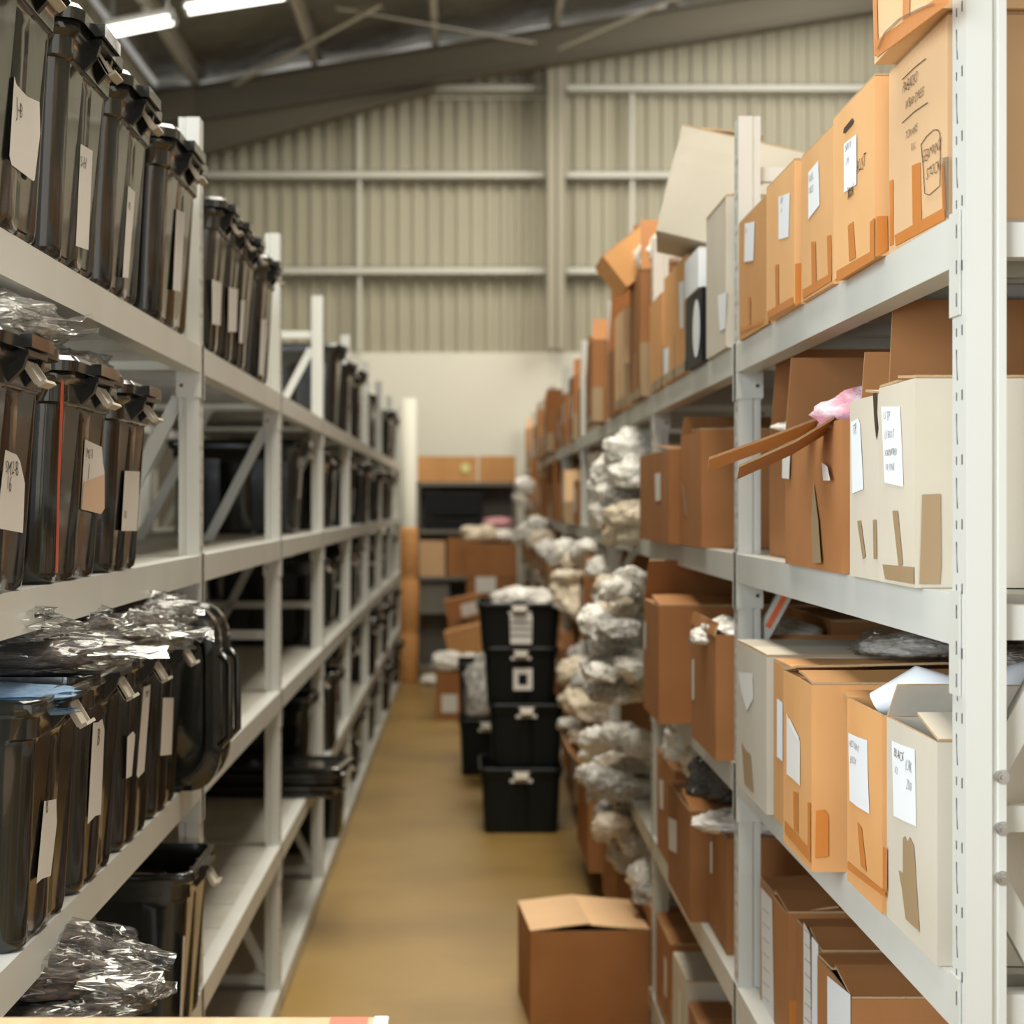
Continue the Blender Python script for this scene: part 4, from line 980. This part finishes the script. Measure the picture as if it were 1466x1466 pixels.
patch(t, 'paper_label', [PYp(x, y, 15.085) for x, y in ((659, 866), (681, 860), (684, 878), (662, 884))], (0, -1, 0), M['paper'], .002)
b = carton('dark brown carton with square white label on the far shelf', .0, .44, 16.5, 16.95, .98, .30, 'brown', group=GB, side=1)
patch(b, 'paper_label', [PYp(x, y, 16.49) for x, y in ((681, 826), (710, 826), (710, 849), (681, 849))], (0, -1, 0), M['paper'], .002)
carton('dark carton supporting the far shelf carton, on the floor', .0, .44, 16.5, 16.95, 0, .97, 'brown', group=GB, side=1, flaps=dict(near=4))
bag('shiny clear bag on the dark brown carton with the square label', (.12, 16.7, 1.36), (.15, .14, .08), 'bcream', 0)
bag('small shiny bag right of the one on the far carton', (.32, 16.7, 1.34), (.12, .12, .06), 'bwhite', 3)
# dark grey shelf unit
yF = 17.25
t = thing('shelf_unit', 'dark grey steel shelf unit standing at the far end of the aisle', 'shelf', (0, yF, 0))
for x in (-.47, .43):
    for y in (0, .42): part('post', MB().box(x, x + .035, y, y + .035, 0, 1.84).mesh('post', M['rackdk']), t)
for z in (.10, .62, .93, 1.36, 1.80): part('shelf_board', MB().box(-.47, .465, 0, .455, z, z + .035).mesh('shelf_board', M['rackdk']), t)
part('back_panel', MB().box(-.47, .465, .452, .458, .1, 1.8).mesh('back_panel', M['rackdk']), t)
for i, (x0, x1, l) in enumerate(((598, 683, 'wide orange carton with yellow sticker on top of the shelf unit'), (686, 738, 'smaller orange carton, right one on top of the shelf unit'))):
    a, c = PYp(x0, 690, yF), PYp(x1, 652, yF)
    b = carton(l, a.x, c.x, yF + .01, yF + .4, 1.835, .235, 'orange', group='cartons on top of the shelf unit', side=1, flaps=dict(near=3))
    if not i:
        c = PYp(666, 670, yF + .004)
        patch(b, 'round_sticker', [c + Vector((math.cos(q) * .045, 0, math.sin(q) * .045)) for q in [k * math.pi / 8 for k in range(16)]], (0, -1, 0), M['star'], .002)
for z0, z1, l in ((1.57, 1.74, 'upper wide black monitor panel in the shelf unit'), (1.40, 1.50, 'lower wide black monitor panel in the shelf unit')):
    a, c = PYp(608, 0, yF + .02), PYp(690, 0, yF + .02)
    t = thing('black_crate', l.replace('monitor panel', 'crate'), 'crate', ((a.x + c.x) / 2, yF + .2, z0), 'black crates in the shelf unit')
    w = (c.x - a.x) / 2
    part('crate_body', MB().box(-w, w, -.18, .18, 0 if z0 < 1.5 else -.04, z1 - z0).mesh('crate_body', M['screen']), t)
    part('crate_rim', MB().box(-w - .01, w + .01, -.19, .19, z1 - z0 - .02, z1 - z0).mesh('crate_rim', M['blackm']), t)
bag('pink and white garment on the shelf unit, right of black crates', (.30, yF + .16, 1.44), (.14, .12, .07), 'pinkr', 1, cat='clothes', name='pink_garment')
t = thing('grey_bin', 'dark grey bin on the lower left of the shelf unit', 'bin', (-.30, yF + .22, .655))
part('bin_body', MB().box(-.14, .14, -.18, .18, 0, .24).mesh('bin_body', M['rackdk']), t); part('bin_rim', MB().box(-.15, .15, -.19, .19, .24, .26).mesh('bin_rim', M['blackm']), t)
b = carton('tan carton low on the left of the shelf unit', -.44, -.2, yF + .02, yF + .38, .965, .33, 'tan', group='cartons in the shelf unit', side=1)
b = carton('dark brown carton beside the tan one in the shelf unit', -.18, .12, yF + .02, yF + .38, .965, .36, 'brown', group='cartons in the shelf unit', side=1)
bag('small pale bag on the floor left of the shelf unit', (-.32, 16.9, .04), (.08, .08, .05), 'bwhite', 2)
# padded post at the end of the left rack
t = thing('padded_post', 'cream post wrapped in orange padding at the end of the left rack', 'post', (-.535, 17.2, 0))
part('post', MB().tube([(0, 0, 0), (0, 0, 2.6)], .075, 16).mesh('post', M['cream'], True), t)
zs = [0, .02, .42, .46, .50, .92, .96, 1.0, 1.38, 1.42]; rs = [.078, .09, .095, .078, .095, .10, .078, .095, .09, .078]
lp = [[Vector((math.cos(a) * r, math.sin(a) * r, z)) for a in [k * math.pi / 10 for k in range(20)]] for z, r in zip(zs, rs)]
part('orange_padding', MB().rings(lp).mesh('orange_padding', M['foam'], True), t)

# ------------------------------------------------------------------ packing bench whose far edge shows at the bottom
ez = CH - (1456.5 - PY) * 2.0 / F
t = thing('packing_bench', 'pale bench top edge at the bottom left of the photo', 'bench', (-.32, 1.70, 0))
part('bench_top', MB().box(-.30, .236, -.30, .30, ez - .03, ez).mesh('bench_top', M['wood']), t)
for x in (-.27, .20):
    for y in (-.27, .24): part('leg', MB().box(x, x + .04, y, y + .04, 0, ez - .03).mesh('leg', M['paint']), t)
part('red_sticker', MB().box(.175, .215, .20, .298, ez, ez + .0008).mesh('red_sticker', M['red']), t)
part('end_strip', MB().box(.222, .2365, -.30, .301, ez - .028, ez + .001).mesh('end_strip', M['paperw']), t)

# ------------------------------------------------------------------ light
def area(name, loc, rot, sx, sy, e, col, spread=180):
    l = bpy.data.lights.new(name, 'AREA'); l.shape = 'RECTANGLE'; l.size = sx; l.size_y = sy; l.energy = e; l.color = col; l.spread = R(spread)
    o = bpy.data.objects.new(name, l); COL.objects.link(o); o.location = loc; o.rotation_euler = rot; return o
def aim(a, b): return (Vector(b) - Vector(a)).to_track_quat('-Z', 'Y').to_euler()
area('door_daylight', (-2.5, .35, 2.3), aim((-2.5, .35, 2.3), (.6, 3.3, 1.6)), 2.8, 3.0, 265, (.84, .93, 1))
area('side_fill', (2.6, -.4, 2.3), aim((2.6, -.4, 2.3), (-.6, 3.4, 1.4)), 2.6, 3.0, 38, (1, .94, .84))  # added fill light to brighten the left rack, not a known opening
area('doorway_behind', (1.6, -3.6, 2.4), (R(84), 0, 0), 5, 3.6, 14, (.9, .96, 1))
area('skylight_near', (.18, 4.5, 5.9), (0, 0, 0), 1.7, 8.5, 560, (1, .94, .82))
area('cladding_fill', (3.4, 15.6, 5.9), aim((3.4, 15.6, 5.9), (1.6, 18.5, 4.2)), 2.5, 3, 150, (1, .95, .86))  # added lamp: side light for the end wall ribs and its upper right
area('skylight_far', (.2, 15.0, 5.60), (0, 0, 0), 2.8, 4.2, 190, (1, .93, .80))
w = bpy.data.worlds.new('World'); scn.world = w; w.use_nodes = True
w.node_tree.nodes['Background'].inputs['Color'].default_value = (1, .97, .9, 1)
w.node_tree.nodes['Background'].inputs['Strength'].default_value = .35
# ------------------------------------------------------------------ camera
cam = bpy.data.cameras.new('Camera'); co = bpy.data.objects.new('Camera', cam); COL.objects.link(co)
co.location = (0, 0, CH); co.rotation_euler = (R(90), 0, 0)
cam.sensor_width = 36; cam.lens = 36 * F / 1466; cam.shift_x = (733 - PX) / 1466; cam.shift_y = -(733 - PY) / 1466
cam.clip_start = .05; cam.dof.use_dof = True; cam.dof.focus_distance = 2.6; cam.dof.aperture_fstop = 5.6
scn.camera = co
vs_ = scn.view_settings; vs_.view_transform = 'Standard'; vs_.look = 'None'; vs_.exposure = 0; vs_.gamma = 1; vs_.use_curve_mapping = False
scn.cycles.max_bounces = 6; scn.cycles.diffuse_bounces = 3; scn.cycles.transparent_max_bounces = 12
